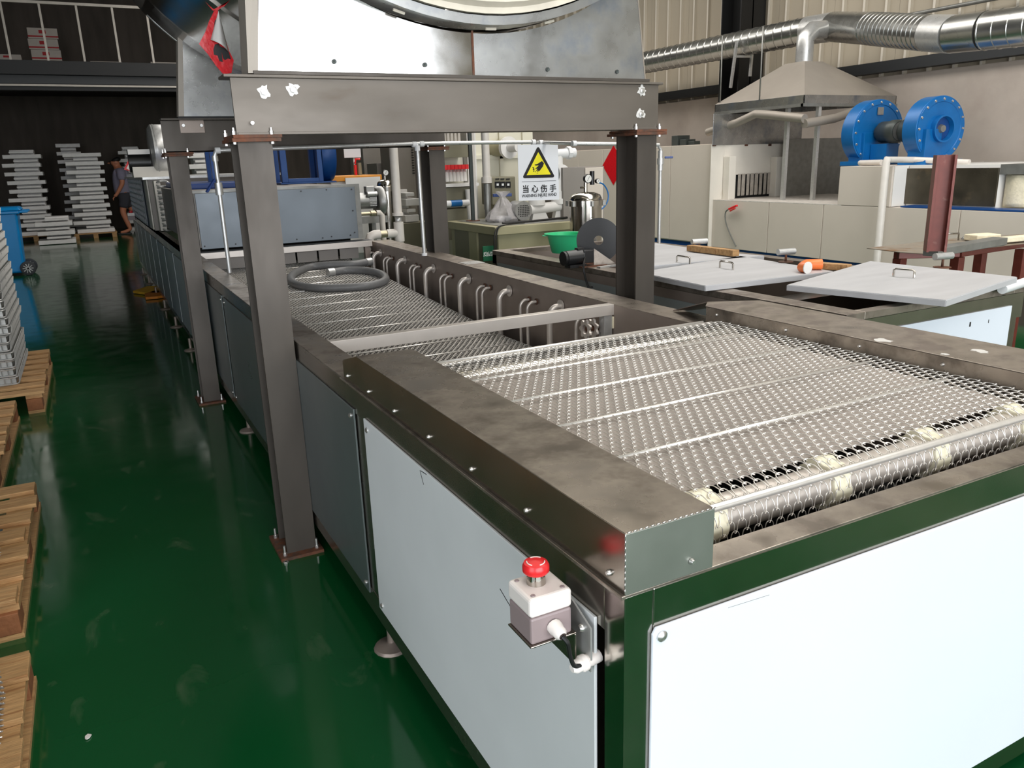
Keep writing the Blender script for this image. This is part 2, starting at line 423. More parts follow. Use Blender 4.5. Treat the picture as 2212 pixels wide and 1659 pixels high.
# shell
P('bottom_rail', bx(X0, X0 + .05, Y0 + .0505, YE, .10, .18), steel_side, tank, .002)
P('upper_rail', bx(X0, X0 + .05, Y0 + .0505, YE, .735, TZ - .0045), steel_side, tank, .001)
P('corner_post', bx(X0, X0 + .05, Y0, Y0 + .05, .06, TZ - .0045), steel_mirror, tank, .001)
P('end_upper_rail', bx(X0 + .0505, X1 - .0505, Y0, Y0 + .05, .735, TZ - .004), steel_mirror, tank, .002)
P('end_bottom_rail', bx(X0 + .0505, X1 - .0505, Y0, Y0 + .05, .06, .13), steel_mirror, tank, .002)
P('corner_post', bx(X1 - .05, X1, Y0 + .001, Y0 + .05, .10, TZ - .004), steel_mirror, tank, .002)
P('middle_post', bx(X0 + .002, X0 + .05, 2.0, 2.1, .17, .74), steel_side, tank)
# side panels, slightly proud of the frame
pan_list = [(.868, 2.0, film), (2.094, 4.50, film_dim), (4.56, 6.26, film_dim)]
for i, (a, b, m) in enumerate(pan_list):
    o = P('side_panel', bx(X0 - .006, X0 - .0005, a, b, .163, .748), m, tank, .0015)
    ys = [a + .03, b - .03]
    for yy in ys:
        for zz in (.185, .722):
            if i == 0 and yy < 1 and zz > .5: continue
            P('screw', MB().lathe([(.008, 0), (.008, .003), (.004, .006), (0, .006)], (X0 - .006, yy, zz), (-1, 0, 0), 10), bolt_m, o)
ep = P('end_panel', MB().prism([(X0 + .046, Y0 - .001, .12), (X1 - .05, Y0 - .001, .12), (X1 - .05, Y0 - .001, .741), (X0 + .052, Y0 - .001, .752), (X0 + .046, Y0 - .001, .742)], (0, -.006, 0)), film_end, tank, .002)
P('screw', MB().lathe([(.009, 0), (.009, .003), (.004, .006), (0, .006)], at(1429, 1373, Y=Y0 - .007), (0, -1, 0), 12), bolt_m, ep)
P('scratch_mark', MB().bar(at(1573, 1313, Y=Y0 - .0072), at(1662, 1285, Y=Y0 - .0072), .0003, .0006), cab_grey, ep)
# pen marks on side panel
pm = MB()
for (p, q) in (((907, 1016), (915, 1047)), ((909, 1017), (921, 1025)), ((1080, 1272), (1107, 1318))):
    pm.bar(at(*p, X=X0 - .0064), at(*q, X=X0 - .0064), .0016, .0006, up=(1, 0, 0))
P('pen_mark', pm, ink, tank)
# rim ledges and inner walls
P('left_ledge', bx(X0, X0 + .10, Y0 + .053, YE, TZ - .004, TZ), steel_ledge, tank, .001)
P('near_ledge', bx(X0, X1, Y0 - .001, Y0 + .053, TZ - .004, TZ), steel_cover, tank, .001)
def RI(y): return 1.895 + .033 * max(0, y - 2.7)
def RO(y): return 2.03 + .040 * max(0, y - 2.7)
def strip(fa, fb, z0, z1, ya=Y0 + .054):
    return MB().prism([(fa(ya), ya, z0), (fb(ya), ya, z0), (fb(2.7), 2.7, z0), (fb(YE), YE, z0), (fa(YE), YE, z0), (fa(2.7), 2.7, z0)], (0, 0, z1 - z0))
P('right_ledge', strip(RI, RO, TZ - .004, TZ), steel_ledge, tank)
P('left_inner_wall', bx(X0 + .095, X0 + .10, Y0 + .053, YE, .25, TZ - .004), steel_tank, tank)
P('right_inner_wall', strip(RI, lambda y: RI(y) + .005, .25, TZ - .004), steel_tank, tank)
P('near_inner_wall', bx(X0 + .1, 1.895, Y0 + .05, Y0 + .054, .25, TZ - .004), steel_tank, tank)
P('far_inner_wall', bx(X0 + .1, 2.0, YE - .005, YE, .25, .60), steel_tank, tank)
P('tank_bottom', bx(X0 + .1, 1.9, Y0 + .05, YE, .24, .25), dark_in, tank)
P('right_outer_side', strip(lambda y: RO(y) - .006, RO, .1, TZ - .0045), steel_side, tank)
P('rim_patch_plate', bx(1.975, 2.10, 4.35, 4.47, TZ, TZ + .002), galv, tank)
for yy in (.9, 2.03, 4.4, 6.1):
    for xx in (X0 + .03, X1 - .05):
        f = P('levelling_foot', MB().lathe([(0, 0), (.055, 0), (.05, .008), (.018, .016), (.012, .02), (.012, .1), (0, .1)], (xx, yy, 0), n=16), steel_tank, tank)
# cross beam over the lower belt
cb = P('cross_beam', MB().box(X0 + .1, 1.90, 2.695, 2.700, TZ - .045, TZ).box(X0 + .1, 1.90, 2.700, 2.735, TZ - .004, TZ), bar_m, tank, .001, label='pale angle bar across the tank')
P('beam_post', bx(1.85, 1.89, 2.70, 2.74, .5, TZ - .045), galv, tank, .001)
P('rust_bracket', bx(1.889, 1.896, 2.695, 2.73, .715, .765), insul, tank, label='yellowed bracket at the bar end')
# chain sprocket wheels beside the post
for k, xx in enumerate((1.790, 1.826)):
    m = MB(); c = Vector((xx, 2.76, .712)); out = []; inn = []
    for j in range(48):
        th = 2 * PI * j / 48; r = .038 + .006 * math.cos(th * 7)
        out.append((xx, c.y + r * math.cos(th), c.z + r * math.sin(th))); inn.append((xx, c.y + .020 * math.cos(th), c.z + .020 * math.sin(th)))
    m.v = out + inn + [(x_ + .010, y_, z_) for x_, y_, z_ in out + inn]
    for j in range(48):
        j2 = (j + 1) % 48
        m.face((j, j2, 48 + j2, 48 + j)); m.face((96 + j, 96 + j2, 144 + j2, 144 + j)); m.face((j, j2, 96 + j2, 96 + j)); m.face((48 + j, 48 + j2, 144 + j2, 144 + j), True)
    P('sprocket_wheel', m, bar_m, tank, label='steel sprocket wheel on the tank post')
P('sprocket_shaft', MB().cyl((1.80, 2.76, .712), (1.893, 2.76, .712), .012, 12), rust, tank)
# bent spray pipes along the right inner wall
def bent(yy, zt, r, big=False):
    xi = RI(yy); q = .045 if big else .036; xo = xi - q - .022
    pts = [(xi, yy, zt)]
    for k in range(7):
        th = k / 6 * PI / 2
        pts.append((xo + q - q * math.sin(th), yy, zt - q + q * math.cos(th)))
    pts.append((xo, yy, .42))
    o = P('spray_pipe', MB().tube(pts, [r] * (len(pts) - 1) + [r * 1.05], 10), bar_m, tank)
    P('pipe_flange', MB().lathe([(r, 0), (r * 2.1, 0), (r * 2.1, .004), (r, .008)], (xi - .008, yy, zt), (1, 0, 0), 14), bar_m if big else rust, o)
for yy in (6.04, 5.437, 4.847, 4.254, 3.70, 3.143): bent(yy, .745, .0145, big=True)
for yy in (6.29, 6.22, 5.80, 5.72, 5.19, 5.11, 4.60, 4.52, 4.02, 3.945, 3.468, 3.39, 2.913): bent(yy, .731, .0075)

# ---- steel guards along the near part of the rim
gl = T('side_guard', 'long folded stainless guard with water stains on the left rim, nearest the camera', 'cover', (.66, 1.4, TZ))
CT = .914; CX = .742; CY1 = 2.03
P('guard_top', MB().prism([(X0, Y0 - .001, CT - .0025), (CX, Y0 - .001, CT - .0025), (CX, 1.945, CT - .0025), (.742, 2.03, CT - .0025), (X0, 2.035, CT - .0025)], (0, 0, .0025)), steel_cover, gl, .001)
P('guard_side', MB().prism([(X0 - .001, Y0, TZ), (X0 - .001, 2.175, TZ), (X0 - .001, 2.175, .873), (X0 - .001, 2.035, CT - .001), (X0 - .001, Y0, CT - .001)], (.0025, 0, 0)), steel_side, gl)
P('guard_inner_side', bx(CX - .002, CX, Y0, 1.98, TZ + .02, CT - .002), steel_side, gl)
P('guard_end', bx(X0, CX, Y0 - .0015, Y0 + .001, TZ, CT - .001), steel_film, gl, .001)
P('sloped_end', MB().prism([(X0, 2.035, CT - .003), (CX, 2.03, CT - .003), (CX, 2.17, .873), (X0, 2.175, .873)], (0, 0, .0025)), steel_cover, gl)
P('drip_flange', bx(X0 - .008, X0 - .001, Y0 - .004, 2.2, TZ - .004, TZ + .002), steel_cover, gl, .001)
weld = MB()
for k in range(16): weld.tube([(X0 + .003 + k * .01, Y0 - .001, CT + .0005), (X0 + .010 + k * .01, Y0 - .001, CT + .0008)], .0011, 5)
for k in range(10): weld.tube([(X0 - .0005, Y0 - .001, TZ + .004 + k * .0094), (X0 - .0005, Y0 - .001, TZ + .011 + k * .0094)], .0010, 5)
P('weld_seam', weld, bolt_m, gl)
screws(gl, [(X0 - .001, yy, TZ + .02) for yy in (.835, 1.08, 1.30, 1.52, 1.74, 1.94, 2.13)], (-1, 0, 0), .005)
screws(gl, [(.70, Y0 - .002, TZ + .022)], (0, -1, 0), .005)
gr = T('side_guard', 'flat brown stained stainless guard with paint splashes on the right rim of the near belt', 'cover', (1.97, 1.6, TZ))
GT = .902
P('guard_top', MB().prism([(1.857, Y0 - .001, GT), (2.082, Y0 - .001, GT), (2.082, 2.06, GT), (1.92, 2.15, GT), (1.857, 2.09, GT)], (0, 0, -.0025)), steel_ledge, gr, .001)
P('guard_side', bx(1.857, 1.8595, Y0, 2.085, TZ + .002, GT - .0028), steel_cover, gr)
P('guard_outer_side', bx(2.0795, 2.082, Y0, 2.06, TZ - .02, GT - .0028), steel_cover, gr)
P('guard_end', bx(1.86, 2.079, Y0 - .0015, Y0 + .001, TZ, GT - .003), steel_film, gr)
P('sloped_end', MB().prism([(1.92, 2.152, GT - .003), (2.082, 2.062, GT - .003), (2.05, 2.38, TZ + .003), (1.985, 2.42, TZ + .003)], (0, 0, .0025)), steel_tank, gr)
screws(gr, [(1.857, yy, GT - .022) for yy in (.95, 1.2, 1.45, 1.72, 2.03)], (-1, 0, 0), .005)
def splash(cx, cy, z, r, sd):
    rr = random.Random(sd); pts = []
    for k in range(14):
        th = 2 * PI * k / 14; q = r * rr.uniform(.6, 1.15); pts.append((cx + q * math.cos(th) * .8, cy + q * math.sin(th), z))
    return MB().prism(pts, (0, 0, .0006))
P('paint_splash', splash(1.885, 1.40, GT, .028, 1), silver_paint, gr)
P('paint_splash', splash(1.975, 1.18, GT, .022, 5), silver_paint, gr)
P('paint_splash', splash(1.875, 1.21, GT, .012, 9), silver_paint, gr)

# ================================================================== MESH BELTS
def belt_mesh(path, x0, x1, pitch, row, wire, seg, sides, amp_z):
    """spiral-wire belt: path = list of (y,z) points; one flattened spiral per row across x"""
    L = [0]
    for a, b in zip(path, path[1:]): L.append(L[-1] + math.hypot(b[0] - a[0], b[1] - a[1]))
    def pos(s):
        for i in range(len(L) - 1):
            if s <= L[i + 1] or i == len(L) - 2:
                t = (s - L[i]) / (L[i + 1] - L[i]); a, b = path[i], path[i + 1]; ty = (b[0] - a[0]) / (L[i + 1] - L[i]); tz = (b[1] - a[1]) / (L[i + 1] - L[i])
                return a[0] + (b[0] - a[0]) * t, a[1] + (b[1] - a[1]) * t, -tz, ty
    n = int(L[-1] / row); turns = int((x1 - x0) / pitch); m = MB(); V = m.v; F = m.f
    offs = [(math.cos(2 * PI * j / sides + .5) * wire, math.sin(2 * PI * j / sides + .5) * wire) for j in range(sides)]
    half = row * .62
    for r in range(n):
        ph = (r % 2) * .5; base = len(V); cnt = turns * seg
        for k in range(cnt + 1):
            u = k / seg; th = 2 * PI * u
            s = (r + .5) * row + half * math.cos(th) + 0
            yy, zz, ny, nz = pos(min(max(s, 0), L[-1])); h = amp_z * math.sin(th)
            x = x0 + (u + ph) * pitch + pitch * .062 * math.sin(2 * th)
            for (p, q) in offs: V.append((x + p * .6, yy + ny * (h + q) + nz * p, zz + nz * (h + q) - ny * p * .0))
        for k in range(cnt):
            a = base + k * sides; b = a + sides
            for j in range(sides):
                j2 = (j + 1) % sides; F.append((a + j, a + j2, b + j2, b + j))
    m.s = [True] * len(F)
    return m
BZ = .86
belt = T('mesh_conveyor_belt', 'bright honeycomb wire mesh belt over white sprockets, at the near tank end', 'conveyor belt', (1.3, 1.5, .5))
RZ, RY, RR = BZ - .050, .948, .050
path = [(2.16, .66), (2.11, .76), (2.065, .83), (2.04, .853), (2.0, BZ)] + [(yy, BZ) for yy in (1.6, 1.2, RY)]
for k in range(1, 7):
    th = PI / 2 * k / 6; path.append((RY - RR * math.sin(th), RZ + RR * math.cos(th)))
path += [(RY - RR + .004, .74), (RY - RR + .012, .68)]
bmesh_o = P('wire_mesh', belt_mesh(path, .70, 1.86, .0262, .0205, .00115, 16, 5, .0030), steel_bright, belt, kind='stuff')
for i, yy in enumerate((2.035, 1.80, 1.58, 1.366, 1.148)):
    P('cross_rod', MB().cyl((.70, yy, BZ + .001), (1.80, yy, BZ + .001), .0042, 8), steel_bright, belt)
P('nose_rod', MB().cyl((.70, .905, BZ - .012), (1.86, .905, BZ - .012), .0075, 10), steel_bright, belt)
P('carrier_plate', bx(.70, 1.80, .985, 1.885, BZ - .016, BZ - .012), pan_grey, belt)
P('drive_roller', MB().cyl((.69, RY - .004, RZ), (1.85, RY - .004, RZ), .034, 24), bar_m, belt)
for xx in [at(px, py, Y=.93).x for px, py in ((1797, 1040), (2012, 975), (2200, 918))] + [.85]:
    m = MB(); prof = []
    for j in range(36):
        th = 2 * PI * j / 36; r = .0490 if (j % 6) < 4 else .045
        prof.append((xx - .022, RY + r * math.cos(th), RZ + r * math.sin(th)))
    m.prism(prof, (.044, 0, 0), True)
    P('sprocket', m, sprock, belt, .003, label='cream nylon sprocket on the drive roller')
P('return_roller', MB().cyl((.70, 1.93, BZ - .03), (1.84, 1.93, BZ - .03), .026, 20), steel_mirror, belt)
P('nose_bar', MB().cyl((.70, 2.035, BZ - .010), (1.84, 2.035, BZ - .010), .008, 10), steel_bright, belt)
P('gap_shade_sheet', bx(.70, 1.85, Y0 + .06, 2.2, .56, .57), dark_in, belt)  # added black sheet, painted shade seen through the belt gaps
lb = T('mesh_conveyor_belt', 'duller grey wire mesh belt sunk inside the tank, running under the angle bar', 'conveyor belt', (1.3, 4.2, .4))
def lz(yy): return .515 if yy < 3.6 else .515 + (yy - 3.6) * .055
path2 = [(6.9, lz(6.9)), (5.6, lz(5.6)), (4.6, lz(4.6)), (3.6, .515), (2.12, .515)]
P('wire_mesh', belt_mesh(path2, .70, 1.86, .030, .021, .0025, 8, 3, .004), steel_far, lb, kind='stuff')
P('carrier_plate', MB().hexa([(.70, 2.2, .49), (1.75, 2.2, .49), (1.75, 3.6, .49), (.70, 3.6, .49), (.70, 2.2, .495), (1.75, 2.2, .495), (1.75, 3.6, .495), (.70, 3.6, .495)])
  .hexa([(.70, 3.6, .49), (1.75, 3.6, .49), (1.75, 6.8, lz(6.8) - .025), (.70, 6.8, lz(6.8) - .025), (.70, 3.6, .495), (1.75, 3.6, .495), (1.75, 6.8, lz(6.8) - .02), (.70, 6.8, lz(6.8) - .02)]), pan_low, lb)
yy = 2.3
while yy < 6.7:
    P('cross_rod', MB().cyl((.70, yy, lz(yy) + .003), (1.82, yy, lz(yy) + .003), .004, 6), steel_bright, lb); yy += .232

# grey hose coil lying on the lower belt
hp = []
c = Vector((1.45, 5.02, 0)); hr = .028
pts_px = [(795, 566), (760, 571), (715, 572), (670, 577), (638, 590), (628, 603), (640, 615), (680, 622), (730, 622), (790, 618), (825, 610), (833, 601), (820, 591), (790, 585), (750, 584), (716, 588)]
raw_pts = []
for i, (px, py) in enumerate(pts_px):
    z = .60
    p = at(px, py, Z=z)
    for _ in range(4): p = at(px, py, Z=lz(p.y) + .034 + (.0 if i > 2 else .012))
    raw_pts.append(p)
def catmull(p, n=6):
    out = []
    for i in range(len(p) - 1):
        a = p[max(i - 1, 0)]; b = p[i]; c_ = p[i + 1]; d = p[min(i + 2, len(p) - 1)]
        for k in range(n):
            t = k / n
            out.append(.5 * ((2 * b) + (c_ - a) * t + (2 * a - 5 * b + 4 * c_ - d) * t * t + (3 * b - a - 3 * c_ + d) * t ** 3))
    out.append(p[-1]); return out
hs = T('coiled_hose', 'thick grey plastic hose coiled on the sunken mesh belt', 'hose', (raw_pts[5].x + .5, raw_pts[5].y, lz(5)))
cm = catmull(raw_pts, 8)
P('hose_body', MB().tube(cm, hr, 12), hose_m, hs)
for e, q in ((cm[0], cm[1]), (cm[-1], cm[-2])):
    d = (e - q).normalized()
    P('hose_end_fitting', MB().tube([e - d * .02, e + d * .03], hr * 1.12, 12), galv, hs)

# ================================================================== DRYING TUNNEL (same line, behind the tank)
dry = T('drying_tunnel', 'long drying tunnel behind the wash tank with blue-grey front panel', 'machine', (1.3, 9.6, 0))
P('bottom_rail', bx(X0, X0 + .05, YE + .02, 13.2, .10, .18), steel_side, dry)
P('upper_rail', bx(X0, X0 + .05, YE + .02, 13.2, .735, TZ), steel_side, dry)
P('left_ledge', bx(X0, X0 + .10, YE + .02, 13.2, TZ - .004, TZ), steel_ledge, dry)
ya = YE + .08
seg = (13.15 - ya) / 8
for k in range(8):
    P('side_panel', bx(X0 - .006, X0, ya + k * seg + .02, ya + (k + 1) * seg - .02, .16, .75), film_far, dry)
for k in range(6):
    yy = 6.8 + k * 1.15
    P('levelling_foot', MB().lathe([(0, 0), (.055, 0), (.05, .008), (.018, .016), (.012, .02), (.012, .1), (0, .1)], (X0 - .01, yy, 0), n=12), steel_tank, dry)
BY = 6.3
bl = at(425, 415, Y=BY); brr = at(772, 397, Y=BY)
xb0, xb1 = .70, 1.945
P('box_shell', MB().box(xb0, xb1, BY + .01, 9.2, .86, 1.262), cab_grey, dry, .003)
fp = P('front_panel', bx(xb0 + .01, xb1 - .035, BY - .006, BY + .009, .85, 1.255), film_blue, dry, .002)
P('top_trim', bx(xb0 - .005, xb1 + .005, BY - .004, BY + .03, 1.256, 1.275), galv_dull, dry)
P('corner_trim', bx(xb1 - .035, xb1 + .005, BY - .005, BY + .02, .85, 1.256), galv_dull, dry)
P('bottom_channel', bx(xb0 - .02, 1.99, BY - .10, BY + .01, .785, .832), bar_m, dry, .002)
P('channel_top', bx(xb0 - .02, 1.99, BY - .10, BY + .01, .832, .836), grey_beam, dry)
P('channel_post', bx(1.93, 1.97, BY - .09, BY - .05, .55, .785), steel_tank, dry)
for px, py in ((478, 420), (650, 413), (705, 410), (759, 409), (762, 455), (766, 502), (641, 517), (697, 514), (716, 511), (757, 508), (442, 532), (509, 527)):
    P('screw', MB().lathe([(.006, 0), (.006, .005), (0, .005)], at(px, py, Y=BY - .007), (0, -1, 0), 8), black_p, fp)
for k in range(7):   # hanging strip curtain under the box
    P('curtain_strip', bx(xb0 + .02 + k * .17, xb0 + .175 + k * .17, BY - .02, BY - .012, lz(6.3) + .03, .79), cab_grey, dry)
P('throat_shade', bx(xb0, 1.93, BY + .3, BY + .32, .5, .86), dark_in, dry)  # black sheet in place of the shade inside the tunnel mouth
P('navy_cover', bx(.75, 1.25, 7.4, 9.0, 1.262, 1.31), blue_lever, dry, .01)
# second, higher box of the tunnel seen edge-on
P('rear_box', MB().box(X0 + .02, 1.95, 9.25, 13.1, .82, 1.345), cab_grey, dry)
P('rear_box_lid', bx(X0 - .03, 1.98, 9.2, 13.15, 1.345, 1.37), galv, dry)
dp = P('dimpled_panel', bx(X0 + .005, X0 + .019, 10.1, 13.05, .825, 1.34), dimple_m, dry)
m = MB()
for i in range(10):
    for j in range(9):
        m.lathe([(.035, 0), (.025, .010), (0, .014)], (X0 + .005, 10.3 + i * .29, .87 + j * .064), (-1, 0, 0), 8)
P('dimple_row', m, dimple_m, dp, kind='stuff')
P('dark_strip', bx(X0 + .004, X0 + .019, 9.75, 10.05, .825, 1.34), grey_beam, dry)
P('cream_panel', bx(X0 + .006, X0 + .019, 9.3, 9.7, .83, 1.34), cream_white, dry)
coil = MB()
for j in range(9):
    cx, cz = .72, .86 + j * .055
    coil.tube([(cx + .06 * math.cos(t * PI / 8), 9.0 + .02 * math.sin(t), cz + .03 * math.sin(t * PI / 8)) for t in range(17)], .012, 6)
P('ribbed_hose', coil, galv, dry, kind='stuff')
P('hose_box', bx(.64, .70, 9.0, 9.2, .83, 1.33), cream_white, dry)

# stainless centrifugal fan on the tunnel roof
fa = at(341, 325, Y=9.5)
fan = T('centrifugal_fan', 'round stainless fan casing standing on the tunnel roof beside the dark gantry beam', 'fan', (fa.x, 9.5, 1.37))
R = .262; zc = 1.37 + R + .01
P('casing', MB().lathe([(0, 0), (R - .04, 0), (R, .03), (R, .15), (R - .03, .19), (0, .19)], (fa.x - .08, 9.5, zc), (1, 0, 0), 32), galv, fan)
P('casing_rim', MB().lathe([(R - .01, 0), (R + .004, 0), (R + .004, .012), (R - .01, .012)], (fa.x - .03, 9.5, zc), (1, 0, 0), 32), galv, fan)
P('outlet_duct', bx(fa.x - .30, fa.x - .09, 9.38, 9.62, zc - .04, zc + .01), white_paint, fan)
P('fan_motor', MB().cyl((fa.x - .30, 9.5, zc - .12), (fa.x - .09, 9.5, zc - .12), .10, 16), black_p, fan)
P('mounting_plate', MB().box(fa.x - .28, fa.x + .16, 9.35, 9.65, 1.37, 1.475).box(fa.x - .2, fa.x - .1, 9.4, 9.6, 1.475, zc - .2), cream_white, fan)

def blue_frame(cx, y, z0, w, h, label):
    t = T('blower_frame', label, 'blower', (cx, y, z0))
    b = .045
    P('frame_front', MB().box(cx - w / 2, cx - w / 2 + b * 1.3, y, y + .05, z0, z0 + h).box(cx + w / 2 - b, cx + w / 2, y, y + .05, z0, z0 + h)
      .box(cx - w / 2 + b * 1.3, cx + w / 2 - b, y, y + .05, z0 + h - b * 1.4, z0 + h).box(cx - w / 2 + b * 1.3, cx + w / 2 - b, y, y + .05, z0, z0 + .035), blue_dk, t, .003)
    P('frame_rear', MB().box(cx - w / 2, cx - w / 2 + b, y + .3, y + .35, z0, z0 + h).box(cx - w / 2 + b, cx + w / 2 - b, y + .3, y + .35, z0 + h - b, z0 + h).box(cx + w / 2 - b, cx + w / 2, y + .3, y + .35, z0, z0 + h), blue_dk, t)
    P('frame_side', bx(cx - w / 2, cx - w / 2 + .01, y + .05, y + .3, z0 + h - .08, z0 + h), blue_dk, t)
    P('blower_volute', MB().lathe([(0, 0), (.26, 0), (.27, .02), (.27, .12), (.26, .14), (0, .14)], (cx + w / 2 + .005, y + .25, z0 + .26), (1, 0, 0), 32), blue_dk, t)
    P('base_flange', bx(cx - w / 2 - .02, cx + w / 2 + .12, y - .02, y + .4, z0 - .014, z0), blue_dk, t)
    return t
a = at(492, 388, Y=7.9); b = at(655, 386, Y=7.9)
blue_frame(a.x + .05, 7.9, 1.28, .36, .42, 'dark blue blower frame on the tunnel roof, left of the near gantry column')
blue_frame(b.x, 7.9, 1.28, .40, .42, 'dark blue blower frame on the tunnel roof, right of the near gantry column')

# ================================================================== GANTRY FRAME
gan = T('steel_gantry', 'dark raw steel gantry of H columns and I beams straddling the wash tank', 'frame', (1.35, 4.0, 0))
def column(cx, cy, w, d, z0, z1, flange_y=False):
    """H column: flanges face +-Y when flange_y (wide faces towards the camera)"""
    t = .009; m = MB()
    m.box(cx - w / 2, cx + w / 2, cy - d / 2, cy - d / 2 + t, z0, z1).box(cx - w / 2, cx + w / 2, cy + d / 2 - t, cy + d / 2, z0, z1)
    m.box(cx - t / 2, cx + t / 2, cy - d / 2 + t, cy + d / 2 - t, z0, z1)
    return m
def bolt(mparent, p, h=.03, r=.008, nm='bolt'):
    P(nm, MB().lathe([(r * 1.7, 0), (r * 1.7, .012), (r, .012), (r, h), (0, h)], p, (0, 0, 1), 6), bolt_m, mparent)
BT = 1.51
YF, YR = 2.78, 5.10
cols = [(.521, YF + .066, .11), (2.120, YF + .066, .10), (.513, YR + .066, .10), (2.135, YR + .066, .11)]
for i, (cx, cy, w) in enumerate(cols):
    z0 = .012; d = .15
    o = P('column', column(cx, cy + .01, w, d, z0, BT - .012), raw, gan)
    bp_ = P('base_plate', bx(cx - .085, cx + .075, cy - .10, cy + .125, 0, .012), rust, gan)
    tp = P('cap_plate', MB().box(cx - .075, cx + .08, cy - .095, cy + .12, BT - .012, BT - .001).box(cx - .07, cx + .085, cy - .09, cy + .11, BT, BT + .010), rust, gan)
    for dx, dy in ((-.065, -.075), (-.065, .095), (.055, -.075)):
        bolt(bp_, (cx + dx, cy + dy, .012), .04, .0048); bolt(tp, (cx + dx, cy + dy, BT + .01), .022, .0042)
        P('nut', MB().lathe([(0, 0), (.007, 0), (.007, -.007), (0, -.007)], (cx + dx, cy + dy, BT - .0125), (0, 0, 1), 6), bolt_m, tp)
def ibeam(x0, x1, y, z0, z1, fw=.10):
    m = MB(); t = .009
    m.box(x0, x1, y - .0045, y + .0045, z0 + t, z1 - t)
    m.box(x0, x1, y - fw / 2 + .045, y + fw / 2 + .045, z0, z0 + t).box(x0, x1, y - fw / 2 + .045, y + fw / 2 + .045, z1 - t, z1)
    return m
ZB0, ZB1 = BT + .010, 1.705
fb = P('front_beam', MB().box(.466, 2.175, YF, YF + .009, ZB0, ZB1 - .009).box(.446, 2.19, YF - .012, YF + .10, ZB1 - .009, ZB1).box(.47, 2.175, YF - .004, YF + .10, ZB0, ZB0 + .008), raw_beam, gan, .001)
for px, py in ((570, 198), (633, 193), (1386, 196), (1384, 246)):
    c = at(px, py, Y=YF - .001); m = MB(); rr = random.Random(px); pts = []
    for k in range(18):
        th = 2 * PI * k / 18; q = .021 * rr.uniform(.65, 1.2); pts.append((c.x + q * math.cos(th), YF - .0005, c.z + q * math.sin(th)))
    P('paint_daub', MB().prism(pts, (0, -.001, 0)), silver_paint, fb)
    P('bolt', MB().lathe([(.011, 0), (.011, .008), (.005, .009), (.005, .014), (0, .014)], (c.x, YF - .0015, c.z), (0, -1, 0), 6), bolt_m, fb)
for px, py in ((543, 266),):
    c = at(px, py, Y=YF); P('bolt', MB().lathe([(.006, 0), (.006, .02), (0, .02)], c, (0, -1, 0), 8), bolt_m, fb)
rb = P('rear_beam', MB().box(.445, 2.2, YR + .0, YR + .009, ZB0, ZB1 - .009).box(.445, 2.2, YR - .05, YR + .06, ZB1 - .009, ZB1).box(.445, 2.2, YR, YR + .06, ZB0, ZB0 + .008), raw, gan, .001)
c0 = at(386, 255, Y=YR - .005); c1 = at(443, 287, Y=YR - .005)
pl = P('splice_plate', bx(c0.x, c1.x, YR - .008, YR - .001, c1.z, c0.z - .003), steel_tank, gan, .001)
for px in (396, 435):
    c = at(px, 271, Y=YR - .009); P('bolt', MB().lathe([(.011, 0), (.009, .006), (0, .006)], c, (0, -1, 0), 8), bolt_m, pl)
# ================================================================== DRUM ON CRADLES
DC = Vector((1.34, 0, 3.047)); DR = 1.17
drum = T('drum_housing', 'large round stainless drum resting on bright sheet-metal cradles above the gantry', 'drum', (1.34, 3.9, ZB1))
def arc_pts(r, y, th0, th1, n):
    return [(DC.x + r * math.sin(math.radians(th0 + (th1 - th0) * k / n)), y, DC.z - r * math.cos(math.radians(th0 + (th1 - th0) * k / n))) for k in range(n + 1)]
m = MB()
m.grid(lambda u, v: (DC.x + DR * math.sin(math.radians(-180 + 360 * u)), 2.82 + v * 2.42, DC.z - DR * math.cos(math.radians(-180 + 360 * u))), 72, 6)
P('drum_shell', m, drum_m, drum, solid=.003)
P('drum_far_end', MB().lathe([(0, 0), (DR - .003, 0)], (DC.x, 5.24, DC.z), (0, 1, 0), 72), drum_m, drum)
P('shell_band', MB().lathe([(DR, 0), (DR + .01, 0), (DR + .01, .05), (DR, .05)], (DC.x, 3.9, DC.z), (0, 1, 0), 72), drum_m, drum)
P('front_ring', MB().lathe([(DR - .03, .06), (DR - .03, 0), (DR + .0, 0), (DR + .0, .14)], (DC.x, 2.70, DC.z), (0, 1, 0), 96), galv_sheet, drum)
P('front_face', MB().lathe([(0, -.02), (DR - .07, -.02), (DR - .055, 0), (DR - .035, 0), (DR - .035, .02)], (DC.x, 2.69, DC.z), (0, 1, 0), 96), cream_rim, drum)
for th in (-30, -16, 2, 18, 34):
    q = arc_pts(DR - .09, 2.67, th, th, 1)[0]
    P('rivet', MB().lathe([(.012, 0), (.008, .006), (0, .007)], q, (0, -1, 0), 10), rust, drum)
for th in (-15, 2, 14):
    p0 = arc_pts(DR + .008, 2.735, th - 1, th + 1, 2)
    P('clip', MB().tube(p0, .005, 6), cream_rim, drum)
